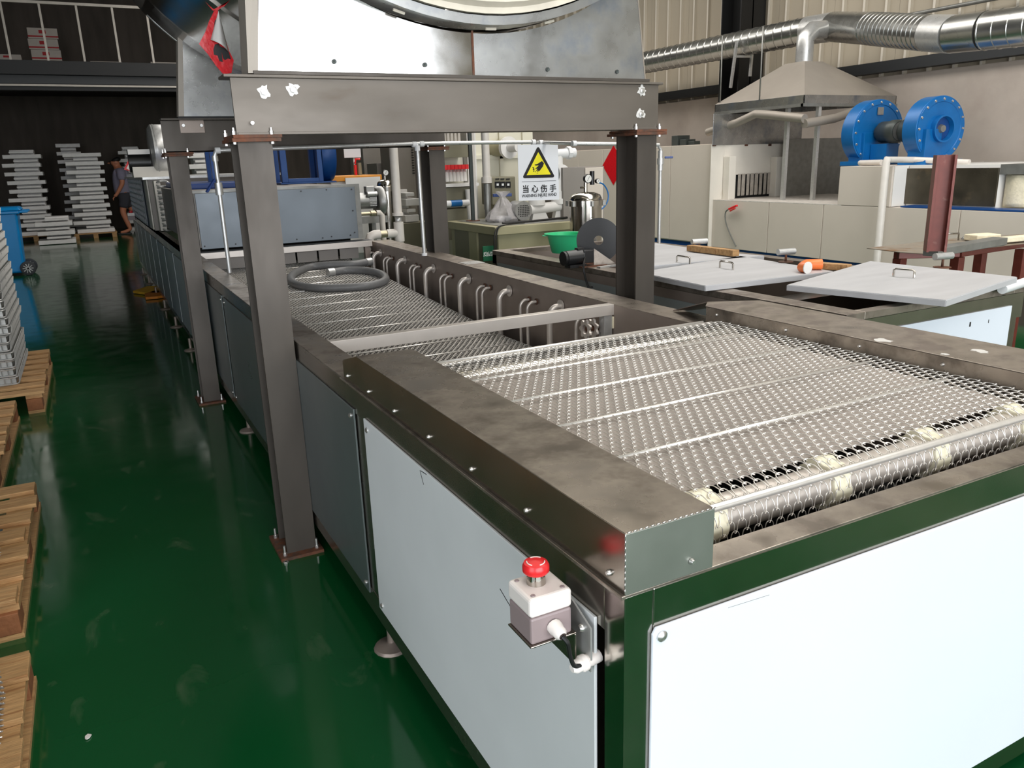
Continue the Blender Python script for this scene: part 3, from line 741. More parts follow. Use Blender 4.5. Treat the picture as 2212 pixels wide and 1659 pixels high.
# front cradle: two bright sheets with the round bite taken out
def cradle(x0a, x0b, x1a, x1b, y, z0, zt, thick, n=24):
    """sheet from bottom corners (x0a,x1a) to top corners (x0b,x1b) with the drum arc cut out of its top"""
    poly = [(x0a, y, z0), (x1a, y, z0)]
    def edge(xa, xb, z): return xa + (xb - xa) * (z - z0) / (zt - z0)
    poly.append((x1b, y, zt))
    r = DR + .018
    # arc from right to left
    th1 = math.degrees(math.asin(min(1, (min(x1b, x1a) - .01 - DC.x) / r))); th0 = math.degrees(math.asin(max(-1, (max(x0a, x0b) + .01 - DC.x) / r)))
    th1 = min(th1, math.degrees(math.acos((DC.z - zt) / r)) if zt > DC.z - r else th1)
    th0 = max(th0, -math.degrees(math.acos((DC.z - zt) / r)))
    for q in arc_pts(r, y, th1, th0, n): poly.append(q)
    poly.append((x0b, y, zt))
    return MB().prism(poly, (0, thick, 0))
XS = 1.325
def half(xa_bot, xa_top, xb_bot, xb_top, y, z0, zt, th, nn=20):
    xs = [k / nn for k in range(nn + 1)]
    m = MB(); top = []; bot = []
    for u in xs:
        xb_ = xa_bot + (xb_bot - xa_bot) * u; r = DR + .018
        dx = xb_ - DC.x; za = DC.z - math.sqrt(max(r * r - dx * dx, 0)); z = min(za, zt)
        f = (z - z0) / (zt - z0); xt = xb_ + ((xa_top - xa_bot) * (1 - u) + (xb_top - xb_bot) * u) * f
        bot.append((xb_, y, z0)); top.append((xt, y, z))
    for i in range(nn):
        m.prism([bot[i], bot[i + 1], top[i + 1], top[i]], (0, th, 0))
    return m
P('cradle_sheet', half(.555, .61, XS - .003, XS - .003, YF - .004, ZB1 + .012, 2.15, .004), shiny_sheet, drum, label='mirror bright left half of the front cradle sheet')
P('cradle_sheet', half(XS + .003, XS + .003, 2.10, 2.04, YF - .004, ZB1 + .012, 2.15, .004), galv_sheet, drum, label='mottled galvanised right half of the front cradle sheet')
P('cradle_return', MB().hexa([(.525, YF + .0, ZB1 + .004), (.555, YF - .006, ZB1 + .004), (.555, YF + .12, ZB1 + .004), (.525, YF + .12, ZB1 + .004), (.56, YF, 2.2), (.61, YF - .006, 2.2), (.61, YF + .12, 2.2), (.56, YF + .12, 2.2)]), hood_m, drum)
P('cradle_return', MB().hexa([(2.10, YF - .006, ZB1 + .004), (2.11, YF, ZB1 + .004), (2.11, YF + .12, ZB1 + .004), (2.10, YF + .12, ZB1 + .004), (2.04, YF - .006, 2.15), (2.05, YF, 2.15), (2.05, YF + .12, 2.15), (2.04, YF + .12, 2.15)]), hood_m, drum)
P('cradle_foot', bx(.54, 2.12, YF - .012, YF + .1, ZB1 + .0005, ZB1 + .012), raw, drum, .001)
P('sheet_seam', bx(XS - .004, XS + .004, YF - .007, YF - .004, ZB1 + .012, 1.868), rust, drum)
for px, py in ((722, 133), (918, 140), (1183, 150), (1333, 155)):
    c = at(px, py, Y=YF - .006); P('hole_rivet', MB().lathe([(.008, 0), (.008, .003), (.004, .003), (0, .001)], c, (0, -1, 0), 10), motor_m, drum)
# rear cradle
P('cradle_sheet', half(.575, .625, 2.1, 2.05, YR - .004, ZB1 + .012, 2.145, .004), galv_sheet, drum, label='blotchy galvanised rear cradle sheet')
P('cradle_return', MB().hexa([(.545, YR - .002, ZB1 + .004), (.575, YR - .005, ZB1 + .004), (.575, YR + .1, ZB1 + .004), (.545, YR + .1, ZB1 + .004), (.60, YR - .002, 2.145), (.625, YR - .005, 2.145), (.625, YR + .1, 2.145), (.60, YR + .1, 2.145)]), hood_m, drum)
P('cradle_foot', bx(.54, 2.12, YR - .03, YR + .05, ZB1 + .0005, ZB1 + .011), dark_steel, drum)
P('shell_strap', MB().grid(lambda u, v: (DC.x + (DR + .012) * math.sin(math.radians(-48 + 30 * u)), 5.14 + .03 * v, DC.z - (DR + .012) * math.cos(math.radians(-48 + 30 * u))), 12, 1), galv, drum, solid=.004)
# red festive paper, peeled from the drum
def paper(pts, y, mat, name, par, dy=0): return P(name, MB().prism([(at(px, py, Y=y)) for px, py in pts], (0, .0015, 0)), mat, par)
PY = 3.35
rp = T('festive_paper', 'red glossy paper with black brush strokes and curled white corner hanging from the drum', 'poster', at(470, 150, Y=PY))
paper([(462, 24), (470, 22), (480, 60), (495, 110), (505, 130), (500, 158), (482, 160), (465, 140), (450, 118), (430, 95), (444, 68), (452, 45)], PY, red_paper, 'red_sheet', rp)
paper([(444, 4), (452, 12), (462, 20), (484, 14), (497, 0), (486, 10), (470, 23), (460, 23)], PY, red_paper, 'red_corner', rp)
cu = [at(px, py, Y=PY - .012) for px, py in ((472, 24), (455, 86), (480, 98), (494, 112))]
m = MB()
def curl(u, v):
    top = cu[0]; e = cu[1].lerp(cu[3], v); q = top.lerp(e, u); q = q.copy(); q.y -= .035 * math.sin(PI * v) * u; return q
m.grid(curl, 10, 8)
P('curled_corner', m, white_paper, rp, solid=.001, label='white back of the paper')
for k, pl_ in enumerate(([(464, 96), (472, 94), (478, 104), (481, 134), (474, 132), (470, 120), (462, 118), (461, 108)],
            [(476, 100), (486, 104), (494, 112), (499, 128), (492, 126), (486, 130), (482, 126), (479, 112)],
            [(464, 44), (468, 42), (466, 60), (461, 66)])):
    paper(pl_, PY - .002, ink, 'brush_stroke', rp)

# ================================================================== WATER PIPE FRAME WITH SIGN
wp = T('water_pipe_frame', 'thin galvanised pipe run crossing between the gantry columns with two drop legs', 'pipe', (1.4, 3.9, TZ))
def px_path(pts, **k): return [at(px, py, **k) for px, py in pts]
YP = 4.98
la = at(490, 575, Z=TZ); lt = at(467, 330, Y=la.y); ra = at(913, 541, Z=TZ); rt_ = at(904, 314, Y=ra.y)
zt = (lt.z + rt_.z) / 2
la = Vector((la.x, YP, TZ)); ra = Vector((ra.x, YP, TZ)); zt = 1.53
lt = at(467, 325, Y=YP); rt2 = at(903, 310, Y=YP); zt_l, zt_r = lt.z, rt2.z
lx = (at(490, 575, Y=YP).x + lt.x) / 2; rx = (at(913, 541, Y=YP).x + rt2.x) / 2
P('drop_pipe', MB().tube([(lx, YP, TZ), (lx, YP, zt_l - .03), (lx + .008, YP, zt_l - .008), (lx + .03, YP, zt_l)], .0125, 10), galv, wp)
xe = at(1130, 308, Y=YP).x
P('cross_pipe', MB().tube([(lx + .03, YP, zt_l), (rx, YP, zt_r), (at(1150, 307, Y=YP).x, YP, at(1150, 307, Y=YP).z)], .0125, 10), galv, wp)
e2 = at(1172, 308, Y=YP); e3 = at(1240, 310, Y=4.6); e4 = at(1420, 318, Y=2.98 + .9)
P('cross_pipe', MB().tube([e2 - Vector((.05, 0, 0)), e2, e3, at(1330, 311, Y=4.55), at(1424, 313, Y=4.5)], .0125, 10), galv, wp)
for q in (at(1152, 307, Y=YP), at(1168, 308, Y=YP), at(1240, 310, Y=4.6), at(895, 312, Y=YP), at(911, 311, Y=YP), Vector((lx + .02, YP, zt_l))):
    P('pipe_fitting', MB().cyl(q - Vector((.014, 0, 0)), q + Vector((.014, 0, 0)), .018, 12), ptfe, wp)
P('drop_pipe', MB().tube([(rx, YP, zt_r), (rx + .004, YP, TZ)], .0125, 10), galv, wp)
P('pipe_fitting', MB().cyl((rx, YP, zt_r - .045), (rx, YP, zt_r - .012), .018, 12), ptfe, wp)
P('pipe_fitting', MB().cyl((rx + .004, YP, TZ), (rx + .004, YP, TZ + .018), .019, 12), ptfe, wp)
v = P('ball_valve', MB().cyl((lx, YP, zt_l - .25), (lx, YP, zt_l - .18), .022, 12).cyl((lx, YP, zt_l - .06), (lx, YP, zt_l - .03), .018, 12), galv, wp)
P('valve_lever', MB().bar((lx - .02, YP - .02, zt_l - .16), (lx - .075, YP - .04, zt_l - .23), .022, .012), blue_lever, v, .003)
# right drop by the near right column with its valve
rx0 = at(1427, 330, Y=4.5).x; rz0 = at(1424, 316, Y=4.5).z
P('drop_pipe', MB().tube([(rx0 - .02, 4.5, rz0), (rx0, 4.5, rz0 - .02), (rx0, 4.5, TZ + .0)], .0125, 10), galv, wp)
v = P('ball_valve', MB().cyl((rx0, 4.5, rz0 - .16), (rx0, 4.5, rz0 - .03), .018, 12).cyl((rx0, 4.5, rz0 - .12), (rx0, 4.5, rz0 - .08), .024, 12), galv, wp)
P('valve_lever', MB().bar((rx0 + .02, 4.48, rz0 - .075), (rx0 + .075, 4.46, rz0 - .075), .012, .014), blue_lever, v, .003)
# warning sign
SY = YP - .03
cs = [at(px, py, Y=SY) for px, py in ((1118, 313), (1205, 311), (1208, 431), (1121, 434))]
sg = T('warning_sign', 'white warning sign with yellow triangle and cut hand, hanging from the pipe', 'sign', (cs[2] + cs[3]) / 2)
P('sign_plate', MB().prism(cs, (0, .002, 0)), sign_white, sg)
def sp(u, v):  # u,v in 0..1 over the plate, v downwards
    return (cs[0] * (1 - u) + cs[1] * u) * (1 - v) + (cs[3] * (1 - u) + cs[2] * u) * v
def flat(pts, d, mat, nm, par): return P(nm, MB().prism([sp(u, v) - Vector((0, d, 0)) for u, v in pts], (0, .0004, 0)), mat, par)
flat([(.50, .045), (.53, .06), (.885, .56), (.88, .585), (.85, .595), (.15, .595), (.12, .585), (.115, .56), (.47, .06)], .0012, ink, 'triangle_border', sg)
flat([(.50, .135), (.80, .54), (.20, .54)], .0018, yellow_m, 'yellow_triangle', sg)
hnd = flat([(.40, .355), (.47, .345), (.585, .295), (.635, .335), (.60, .40), (.575, .42), (.515, .475), (.505, .48), (.50, .465), (.475, .49), (.465, .48), (.485, .45), (.445, .475), (.435, .462), (.47, .425), (.42, .44), (.42, .425), (.47, .395), (.50, .37), (.44, .375), (.41, .37)], .0024, ink, 'hand_symbol', sg)
for q in ([(.34, .40), (.37, .40), (.40, .44), (.385, .445)], [(.35, .44), (.38, .435), (.395, .455), (.36, .455)], [(.36, .475), (.38, .46), (.40, .47), (.37, .485)], [(.41, .475), (.425, .47), (.425, .49), (.415, .495)], [(.45, .505), (.46, .505), (.46, .515), (.45, .515)], [(.47, .505), (.478, .505), (.478, .515), (.47, .515)]):
    flat(q, .0024, ink, 'splash_symbol', sg)
flat([(.08, .655), (.93, .65), (.93, .657), (.08, .662)], .0012, ink, 'ruled_line', sg)
wdt = (cs[1] - cs[0]).length; ux = (cs[1] - cs[0]).normalized(); uz = (cs[0] - cs[3]).normalized()
hgt = (cs[0] - cs[3]).length
def put_text(txt, u, v, size, mat, par, bold=0, sx=1.0, org=None):
    mb = text_mb(txt, size, .0003, bold)
    o_ = (sp(u, v) - Vector((0, .0015, 0))) if org is None else org
    place(mb, o_, ux * sx, uz, Vector((0, -1, 0)))
    return P('lettering', mb, mat, par)
for k, ch in enumerate('当心伤手'):
    put_text(ch, .17 + .225 * k, .845, wdt * .175, ink, sg, .0012)
put_text('WARNING INJURE HAND', .505, .935, wdt * .096, ink, sg, .0004, .80)

# ================================================================== EMERGENCY STOP BOX
es = T('emergency_stop_box', 'white and mauve box with big red mushroom button on the near tank corner', 'switch', (.535, .93, .70))
ex0, ex1, ey0, ey1 = .478, .548, .885, .955
ez = .72
P('box_base', bx(ex0, ex1, ey0, ey1, ez + .003, ez + .047), grey_pl, es, .004)
lidp = P('box_lid', bx(ex0 - .001, ex1 + .001, ey0 - .001, ey1 + .001, ez + .047, ez + .078), white_pl, es, .006, seg=3)
for dx, dy in ((.01, .01), (.06, .01), (.01, .06), (.06, .06)):
    P('lid_screw', MB().lathe([(.004, 0), (.003, .001), (0, .0005)], (ex0 + dx, ey0 + dy, ez + .0785), n=10), grey_pl, lidp)
bxc, byc = (ex0 + ex1) / 2 - .002, (ey0 + ey1) / 2 + .006
bt = P('button_stem', MB().lathe([(.0, 0), (.015, 0), (.0135, .02), (0, .02)], (bxc, byc, ez + .078), n=20), steel_mirror, es)
bh = P('mushroom_button', MB().lathe([(0, 0), (.018, 0), (.0205, .003), (.0205, .011), (.018, .016), (.008, .0185), (0, .019)], (bxc, byc, ez + .096), n=32), red_pl, es, label='red mushroom push button')
for k in range(3):
    a0 = k * 2.09 + .5
    P('arrow_mark', MB().tube([(bxc + .0135 * math.cos(a0 + t * .17), byc + .0135 * math.sin(a0 + t * .17), ez + .1134) for t in range(8)], .0009, 5), white_pl, bh)
P('mounting_bracket', MB().box(ex0 - .003, ex1 + .006, ey0 - .003, ey1, ez, ez + .003).box(ex1 + .003, ex1 + .006, ey0 - .003, ey1, ez - .055, ez), steel_side, es, .001)
P('mounting_plate', MB().prism([(.566, .862, .735), (.566, .93, .765), (.566, .98, .765), (.566, .98, .66), (.566, .862, .66)], (.003, 0, 0)), galv, es)
P('bracket_link', bx(ex1 + .006, .566, .93, .955, ez - .05, ez - .01), steel_side, es)
g1 = P('cable_gland', MB().lathe([(.012, 0), (.012, .008), (.0105, .012), (.0105, .020), (.006, .026)], (ex0 + .038, ey0 - .0005, ez + .025), (0, -1, -.15), 12), white_pl, es)
p1 = Vector((ex0 + .038, ey0 - .024, ez + .020)); p2 = Vector((ex0 + .062, ey0 - .02, ez - .05)); p3 = Vector((.548, .875, ez - .052))
P('cable', MB().tube(catmull([p1, p1 + Vector((.006, -.006, -.01)), p1 + Vector((.012, -.002, -.035)), p1 + Vector((.02, 0, -.056)), p1 + Vector((.032, .002, -.062)), Vector((.540, .868, ez - .045))], 6), .0035, 8), black_r, es)
P('cable_gland', MB().lathe([(.0, -.002), (.006, -.002), (.010, .004), (.0105, .014), (.013, .016), (.013, .024), (.0105, .026), (.0105, .05), (0, .05)], (.538, .868, ez - .046), (1, .1, .05), 12), white_pl, es)
screws(es, [(.566, .885, .725)], (-1, 0, 0), .007)

# ================================================================== SECOND TANK (behind right), lids and things on it
T2X0, T2X1, T2Y0, T2Y1 = 2.45, 3.58, 1.98, 4.95
t2 = T('rinse_tank', 'lower stainless tank with white end panel behind the wash tank, lids half open', 'tank', (3.05, 3.4, 0))
P('frame_rim', MB().box(T2X0, T2X0 + .10, T2Y0, T2Y1, TZ - .03, TZ).box(T2X1 - .08, T2X1, T2Y0, T2Y1, TZ - .03, TZ).box(T2X0 + .1, T2X1 - .08, T2Y0, T2Y0 + .05, TZ - .03, TZ).box(T2X0 + .1, T2X1 - .08, T2Y1 - .06, T2Y1, TZ - .03, TZ), steel_ledge, t2, .002)
P('side_band', bx(T2X0, T2X0 + .02, T2Y0, T2Y1, TZ - .09, TZ - .031), steel_tank, t2)
P('side_panel', bx(T2X0 - .006, T2X0 - .0005, T2Y0 + .06, T2Y1 - .08, .16, TZ - .078), film_far, t2)
P('end_band', bx(T2X0, T2X1, T2Y0 + .001, T2Y0 + .02, TZ - .14, TZ - .031), steel_mirror, t2)
P('end_panel', bx(T2X0 + .06, T2X1 - .09, T2Y0 - .006, T2Y0, .14, TZ - .08), film_end, t2, .001)
P('corner_post', bx(T2X1 - .07, T2X1, T2Y0 + .021, T2Y0 + .06, 0, TZ - .031), steel_side, t2)
P('corner_post', bx(T2X0, T2X0 + .05, T2Y0 + .021, T2Y0 + .06, 0, TZ - .031), steel_side, t2)
P('corner_post', MB().box(T2X0, T2X0 + .06, T2Y1 - .06, T2Y1, 0, TZ - .031), steel_side, t2)
P('inner_walls', MB().box(T2X0 + .1, T2X0 + .105, T2Y0 + .05, T2Y1 - .06, .3, TZ - .03).box(T2X1 - .085, T2X1 - .08, T2Y0 + .05, T2Y1 - .06, .3, TZ - .03).box(T2X0 + .1, T2X1 - .08, T2Y1 - .065, T2Y1 - .06, .3, TZ - .03).box(T2X0 + .1, T2X1 - .08, T2Y0 + .05, T2Y0 + .055, .3, TZ - .03), steel_tank, t2)
P('tank_bottom', bx(T2X0 + .1, T2X1 - .08, T2Y0 + .05, T2Y1 - .06, .29, .3), dark_in, t2)
ca = at(1650, 665, Z=TZ - .03)
P('divider_channel', MB().box(T2X0 + .1, T2X1 - .08, 2.48, 2.60, TZ - .05, TZ - .045).box(T2X0 + .1, T2X1 - .08, 2.48, 2.485, TZ - .3, TZ - .05), steel_side, t2)
P('padded_corner', MB().cyl(at(2165, 625, Z=TZ + .01), at(2225, 606, Z=TZ + .01), .02, 12), ptfe, t2)
P('lift_mark', MB().box(T2X1 - .25, T2X1 - .245, T2Y0 - .0065, T2Y0 - .006, .68, .695).box(T2X1 - .38, T2X1 - .37, T2Y0 - .0065, T2Y0 - .006, .68, .70), ink, t2)
def lid(name_label, pxs, zs, hpx, par=None):
    """pxs: 4 pixel corners with heights"""
    pts = [at(px, py, Z=z) for (px, py), z in zip(pxs, zs)]
    c = sum(pts, Vector()) / 4
    t = T('tank_lid', name_label, 'lid', c)
    P('lid_sheet', MB().prism([p - Vector((0, 0, .003)) for p in pts], (0, 0, .003)), lid_m, t)
    m = MB()
    for a, b in zip(pts, pts[1:] + pts[:1]): m.bar(a - Vector((0, 0, .014)), b - Vector((0, 0, .014)), .006, .022)
    P('folded_edge', m, lid_m, t)
    h0 = at(hpx[0][0], hpx[0][1], Z=zs[0]); h1 = at(hpx[1][0], hpx[1][1], Z=zs[0]); up = Vector((0, 0, .035))
    P('lid_handle', MB().tube([h0, h0 + up * .85, h0 + up + (h1 - h0) * .08, h1 + up - (h1 - h0) * .08, h1 + up * .85, h1], .005, 8), steel_mirror, t)
    return t
LZ = TZ + .028
lid('grey film-covered tank lid lying flat, farthest of the three', ((1395, 575), (1383, 520), (1560, 545), (1650, 552)), [LZ - .0] * 4, ((1462, 566), (1490, 570)))
lid('large grey tank lid lying flat beside the near right gantry column', ((1524, 617), (1380, 588), (1600, 553), (1800, 586)), [LZ] * 4, ((1555, 578), (1583, 583)))
lid('grey tank lid set askew over the open tank, nearest of the lids', ((2043, 648), (1701, 615), (1880, 564), (2196, 598)), [TZ + .045, TZ + .04, TZ + .045, TZ + .05], ((1930, 597), (1974, 601)))
# clamps standing along the far rim
for k, (px, py, lab) in enumerate(((1510, 541, 'small pipe clamp on a rod, on the farthest tank lid'), (1697, 566, 'small pipe clamp on a rod between the flat lid and the orange elbow'), (2035, 578, 'white pipe clamp on a rod behind the askew lid'))):
    b = at(px, py, Z=TZ + .03); t = T('pipe_clamp', lab, 'clamp', b)
    P('clamp_rod', MB().cyl(b, b + Vector((0, 0, .05)), .006, 8), rust, t)
    P('clamp_tube', MB().cyl(b + Vector((-.05, .01, .055)), b + Vector((.05, -.01, .055)), .017, 12), galv, t)
    P('clamp_base', MB().cyl(b, b + Vector((0, 0, .004)), .04, 12), rust, t)
# timber offcuts and orange elbow
a = at(1490, 535, Z=TZ + .05); b = at(1590, 547, Z=TZ + .05)
S('timber_batten', MB().bar(a, b, .05, .035), wood, 'short timber batten lying along the far rim near the pipe clamp', 'wood', bevel=.002)
a = at(1765, 573, Z=TZ + .04); b = at(1835, 578, Z=TZ + .04)
S('timber_batten', MB().bar(a, b, .05, .03), wood, 'short timber batten lying right of the orange elbow pipe', 'wood', bevel=.002)
p = [at(px, py, Z=TZ + .055) for px, py in ((1734, 577), (1745, 572), (1775, 571))]
el = T('elbow_pipe', 'orange plastic elbow pipe with white collar lying on the tank lid', 'pipe', p[1] - Vector((0, 0, .03)))
P('elbow_body', MB().tube([p[0] + Vector((0, -.03, 0)), p[0], p[1] + Vector((0, .01, 0)), p[2]], .026, 14), orange, el)
P('white_collar', MB().cyl(p[0] + Vector((0, -.033, 0)), p[0] + Vector((0, -.028, 0)), .029, 14), white_paint, el)
# green basin
bc = at(1221, 545, Z=TZ + .003); bs = T('wash_basin', 'bright green plastic wash basin on the dark tank corner', 'basin', bc)
P('bowl', MB().lathe([(0, 0), (.085, 0), (.09, .004), (.118, .115), (.136, .118), (.138, .124), (.116, .122), (.087, .008), (0, .006)], (bc.x, bc.y, TZ + .003), n=36), basin_m, bs)
P('rim_lug', MB().lathe([(0, 0), (.018, 0), (.018, .004), (0, .004)], (bc.x - .135, bc.y + .03, TZ + .117), n=12), basin_m, bs)
# little motor and disc guard
mc = at(1245, 556, Z=TZ + .055)
mo = T('gear_motor', 'black cylindrical motor lying on the tank rim in front of the green basin', 'motor', (mc.x, mc.y, TZ))
P('motor_body', MB().tube([mc + Vector((-.075, 0, 0)), mc + Vector((-.07, 0, 0)), mc + Vector((.03, -.005, .003))], [.036, .042, .042], 16), black_p, mo)
P('end_cover', MB().cyl(mc + Vector((-.09, 0, 0)), mc + Vector((-.076, 0, 0)), .040, 16), black_r, mo)
P('gear_head', MB().obox(mc + Vector((.06, -.005, .003)), .033, .038, .036), black_p, mo, .004)
P('terminal_box', MB().obox(mc + Vector((.02, 0, .044)), .02, .018, .008), black_p, mo)
P('mount_plate', bx(mc.x + .0, mc.x + .17, mc.y - .06, mc.y + .08, TZ, TZ + .006), rust, mo)
P('motor_cradle', bx(mc.x - .06, mc.x + .05, mc.y - .03, mc.y + .03, TZ + .0, mc.z - .038), black_p, mo)
P('cable', MB().tube(catmull([mc + Vector((.03, -.045, 0)), mc + Vector((-.01, -.09, -.05)), mc + Vector((-.0, -.10, -.12)), mc + Vector((.01, -.11, -.16))], 5), .006, 6), black_r, mo)
P('cable_plug', MB().cyl(mc + Vector((.01, -.11, -.17)), mc + Vector((.045, -.12, -.165)), .013, 10), black_r, mo)
dc = at(1295, 545, Y=mc.y - .02)
# big half disc guard
rad = .128
c = at(1293, 531, Y=mc.y + .05); c.z = TZ + .006 + rad
m = MB(); K = 48; ax = Vector((.86, -.50, 0)).normalized(); nv = Vector((.50, .86, 0)) * .006
outer = [c + ax * rad * math.cos(2 * PI * j / K) + Vector((0, 0, rad * math.sin(2 * PI * j / K))) for j in range(K)]
inner = [c + ax * .027 * math.cos(2 * PI * j / K) + Vector((0, 0, .027 * math.sin(2 * PI * j / K))) for j in range(K)]
m.v = [tuple(p) for p in outer + inner] + [tuple(p + nv) for p in outer + inner]
for j in range(K):
    k = (j + 1) % K
    m.face((j, k, K + k, K + j)); m.face((2 * K + j, 2 * K + k, 3 * K + k, 3 * K + j)); m.face((j, k, 2 * K + k, 2 * K + j), True); m.face((K + j, K + k, 3 * K + k, 3 * K + j), True)
P('disc_guard', m, black_p, mo, label='large thin black disc standing on edge')
P('bracket_web', MB().prism([(mc.x + .10, mc.y - .03, TZ + .006), (mc.x + .23, mc.y - .06, TZ + .006), (mc.x + .10, mc.y - .03, TZ + .10)], (.004, .008, 0)), steel_ledge, mo)
P('angle_strip', MB().bar((mc.x + .07, mc.y - .12, TZ + .004), (mc.x + .25, mc.y - .10, TZ + .004), .03, .008), galv, mo)

# ================================================================== OLIVE PLATING TANK GROUP
GZ = .86
gc = at(1069, 491, Z=GZ); gx, gy = gc.x, gc.y
gt = T('plating_tank', 'olive beige tank with overhanging rim behind the wash tank, green label on its side', 'tank', (gx + .7, gy + 1.2, 0))
GX1 = at(1232, 476, Y=gy).x + .05; GY1 = at(962, 477, X=gx).y
P('tank_body', bx(gx + .06, GX1, gy + .06, GY1, .05, GZ - .07), beige_tank, gt)
P('left_recess', bx(gx + .05, gx + .06, gy + .12, GY1 - .1, .1, GZ - .08), beige_dark, gt)
P('side_post', bx(gx + .03, gx + .06, gy + .45, gy + .62, .05, GZ - .07), beige_tank, gt)
P('rim', bx(gx, GX1 + .04, gy, GY1, GZ - .07, GZ), beige_tank, gt, .004)
P('rim_top_mat', bx(gx + .08, GX1, gy + .08, GY1 - .1, GZ, GZ + .004), galv_dull, gt)
lc = at(1055, 556, Y=gy + .055)
lp = P('green_label', bx(lc.x - .055, lc.x + .055, gy + .045, gy + .058, lc.z - .03, lc.z + .10), label_green, gt)
for k, ch in enumerate('反应筒'):
    mb = text_mb(ch, .042, .0003, .0008); place(mb, (lc.x - .034 + .034 * k, gy + .0445, lc.z + .015), (1, 0, 0), (0, 0, 1), (0, -1, 0)); P('lettering', mb, white_ink, lp)
cbm = MB()
for dx in (0, .018):
    cbm.tube(catmull([Vector((gx + .35, gy + .1, GZ + .012)), Vector((gx + .12, gy + .02, GZ + .012)), Vector((gx + .0 + dx, gy - .02, GZ - .02)), Vector((gx - .02 + dx, gy - .01, GZ - .2)), Vector((gx + .0 + dx, gy + .03, GZ - .42))], 6), .006, 6)
S('power_cable', cbm, black_r, 'pair of black cables draped over the olive tank rim corner', 'cable')
S('power_cable', MB().tube([at(1085, 482, Z=GZ + .012), at(1150, 478, Z=GZ + .012), at(1225, 470, Z=GZ + .012)], .011, 8), black_r, 'black cable running flat along the olive tank rim in front of the pump', 'cable')
# pole beside the rim
po = at(1022, 478, Z=GZ); pole = T('support_pole', 'slim dark and white pole rising from the olive tank rim', 'pole', po)
P('pole_tube', MB().bar(po, po + Vector((0, 0, 1.1)), .025, .03), motor_m, pole); P('pole_cover', MB().bar(po + Vector((.03, 0, 0)), po + Vector((.03, 0, 1.1)), .03, .025), pvc, pole)
P('pole_foot', MB().cyl(po, po + Vector((0, 0, .01)), .07, 14), rust, pole)
# big cream fume housing at the back
Y2 = GY1 + .35
h0 = at(1030, 470, Y=Y2); h1 = at(1133, 300, Y=Y2)
fh = T('fume_housing', 'tall cream ribbed housing standing behind the olive tank', 'machine', ((h0.x + h1.x) / 2, Y2, 0))
P('housing_wall', bx(h0.x, h1.x + .1, Y2, Y2 + 1.2, 0, 2.6), cream_far, fh)
for px in (1046, 1080, 1130):
    xx = at(px, 320, Y=Y2).x; P('rib', bx(xx - .02, xx + .02, Y2 - .03, Y2, .6, 2.5), cream_far, fh)
P('rib', bx(h0.x, h1.x + .1, Y2 - .03, Y2, at(1090, 338, Y=Y2).z - .02, at(1090, 338, Y=Y2).z + .02), cream_far, fh)
P('side_frame', bx(h0.x - .1, h0.x, Y2 - .05, Y2 + .1, .5, 2.4), white_paint, fh)
# flanged stub
c = at(1075, 320, Y=Y2 - .1); c2 = at(1105, 323, Y=Y2 - .35)
fl = P('flanged_stub', MB().cyl((c.x, Y2, c.z), (c.x + .05, Y2 - .22, c.z), .08, 20), beige_tank, fh)
P('flange', MB().cyl((c.x + .05, Y2 - .22, c.z), (c.x + .056, Y2 - .26, c.z), .11, 24), white_paint, fl)
P('flange_nozzle', MB().cyl((c.x + .056, Y2 - .26, c.z), (c.x + .08, Y2 - .4, c.z), .045, 16), white_paint, fl)
# pvc riser with valve
def riser(px0, py0, px1, py1, Y, r, label):
    a = at(px0, py0, Y=Y); b = at(px1, py1, Y=Y); x = (a.x + b.x) / 2
    t = T('riser_pipe', label, 'pipe', (x, Y, b.z)); return t, x, a.z, b.z
t, x, za, zb = riser(1045, 285, 1057, 480, gy + .7, .03, 'white plastic riser with blue lever valve standing on the olive tank')
P('pipe_tube', MB().cyl((x, gy + .7, at(1055, 395, Y=gy + .7).z), (x, gy + .7, za + .6), .038, 14), pvc, t)
P('pipe_socket', MB().cyl((x, gy + .7, at(1055, 395, Y=gy + .7).z), (x, gy + .7, at(1055, 382, Y=gy + .7).z), .05, 14), pvc, t)
zv = at(1055, 420, Y=gy + .7).z
P('valve_body', MB().cyl((x, gy + .7, zv - .14), (x, gy + .7, zv + .1), .033, 12), galv_dull, t)
P('valve_lever', MB().bar((x + .04, gy + .66, zv - .01), (x + .22, gy + .62, zv - .01), .03, .03), blue_lever, t, .004)
P('pipe_tube', MB().cyl((x, gy + .7, GZ), (x, gy + .7, zv - .14), .027, 12), galv_dull, t)
# control box with three displays
c0 = at(1062, 383, Y=gy + 1.0); c1 = at(1115, 440, Y=gy + 1.0)
cbx = T('control_box', 'olive control box with three small black displays on the olive tank', 'control box', ((c0.x + c1.x) / 2, gy + 1, GZ))
P('box_body', bx(c0.x, c1.x, gy + 1.0, gy + 1.25, c1.z, c0.z), beige_dark, cbx, .01)
P('box_stand', bx(c0.x + .08, c1.x + .03, gy + 1.04, gy + 1.2, GZ, c1.z), beige_tank, cbx)
for k, px in enumerate((1074, 1085, 1097)):
    q = at(px, 399, Y=gy + 1.0); P('display', bx(q.x - .027, q.x + .027, gy + .99, gy + 1.0, q.z - .03, q.z + .03), black_p, cbx)
    P('display_digits', bx(q.x - .012, q.x + .012, gy + .988, gy + .99, q.z - .01, q.z + .012), white_ink, cbx)
    P('terminal_row', bx(q.x - .02, q.x + .02, gy + .99, gy + 1.0, q.z + .05, q.z + .06), black_p, cbx)
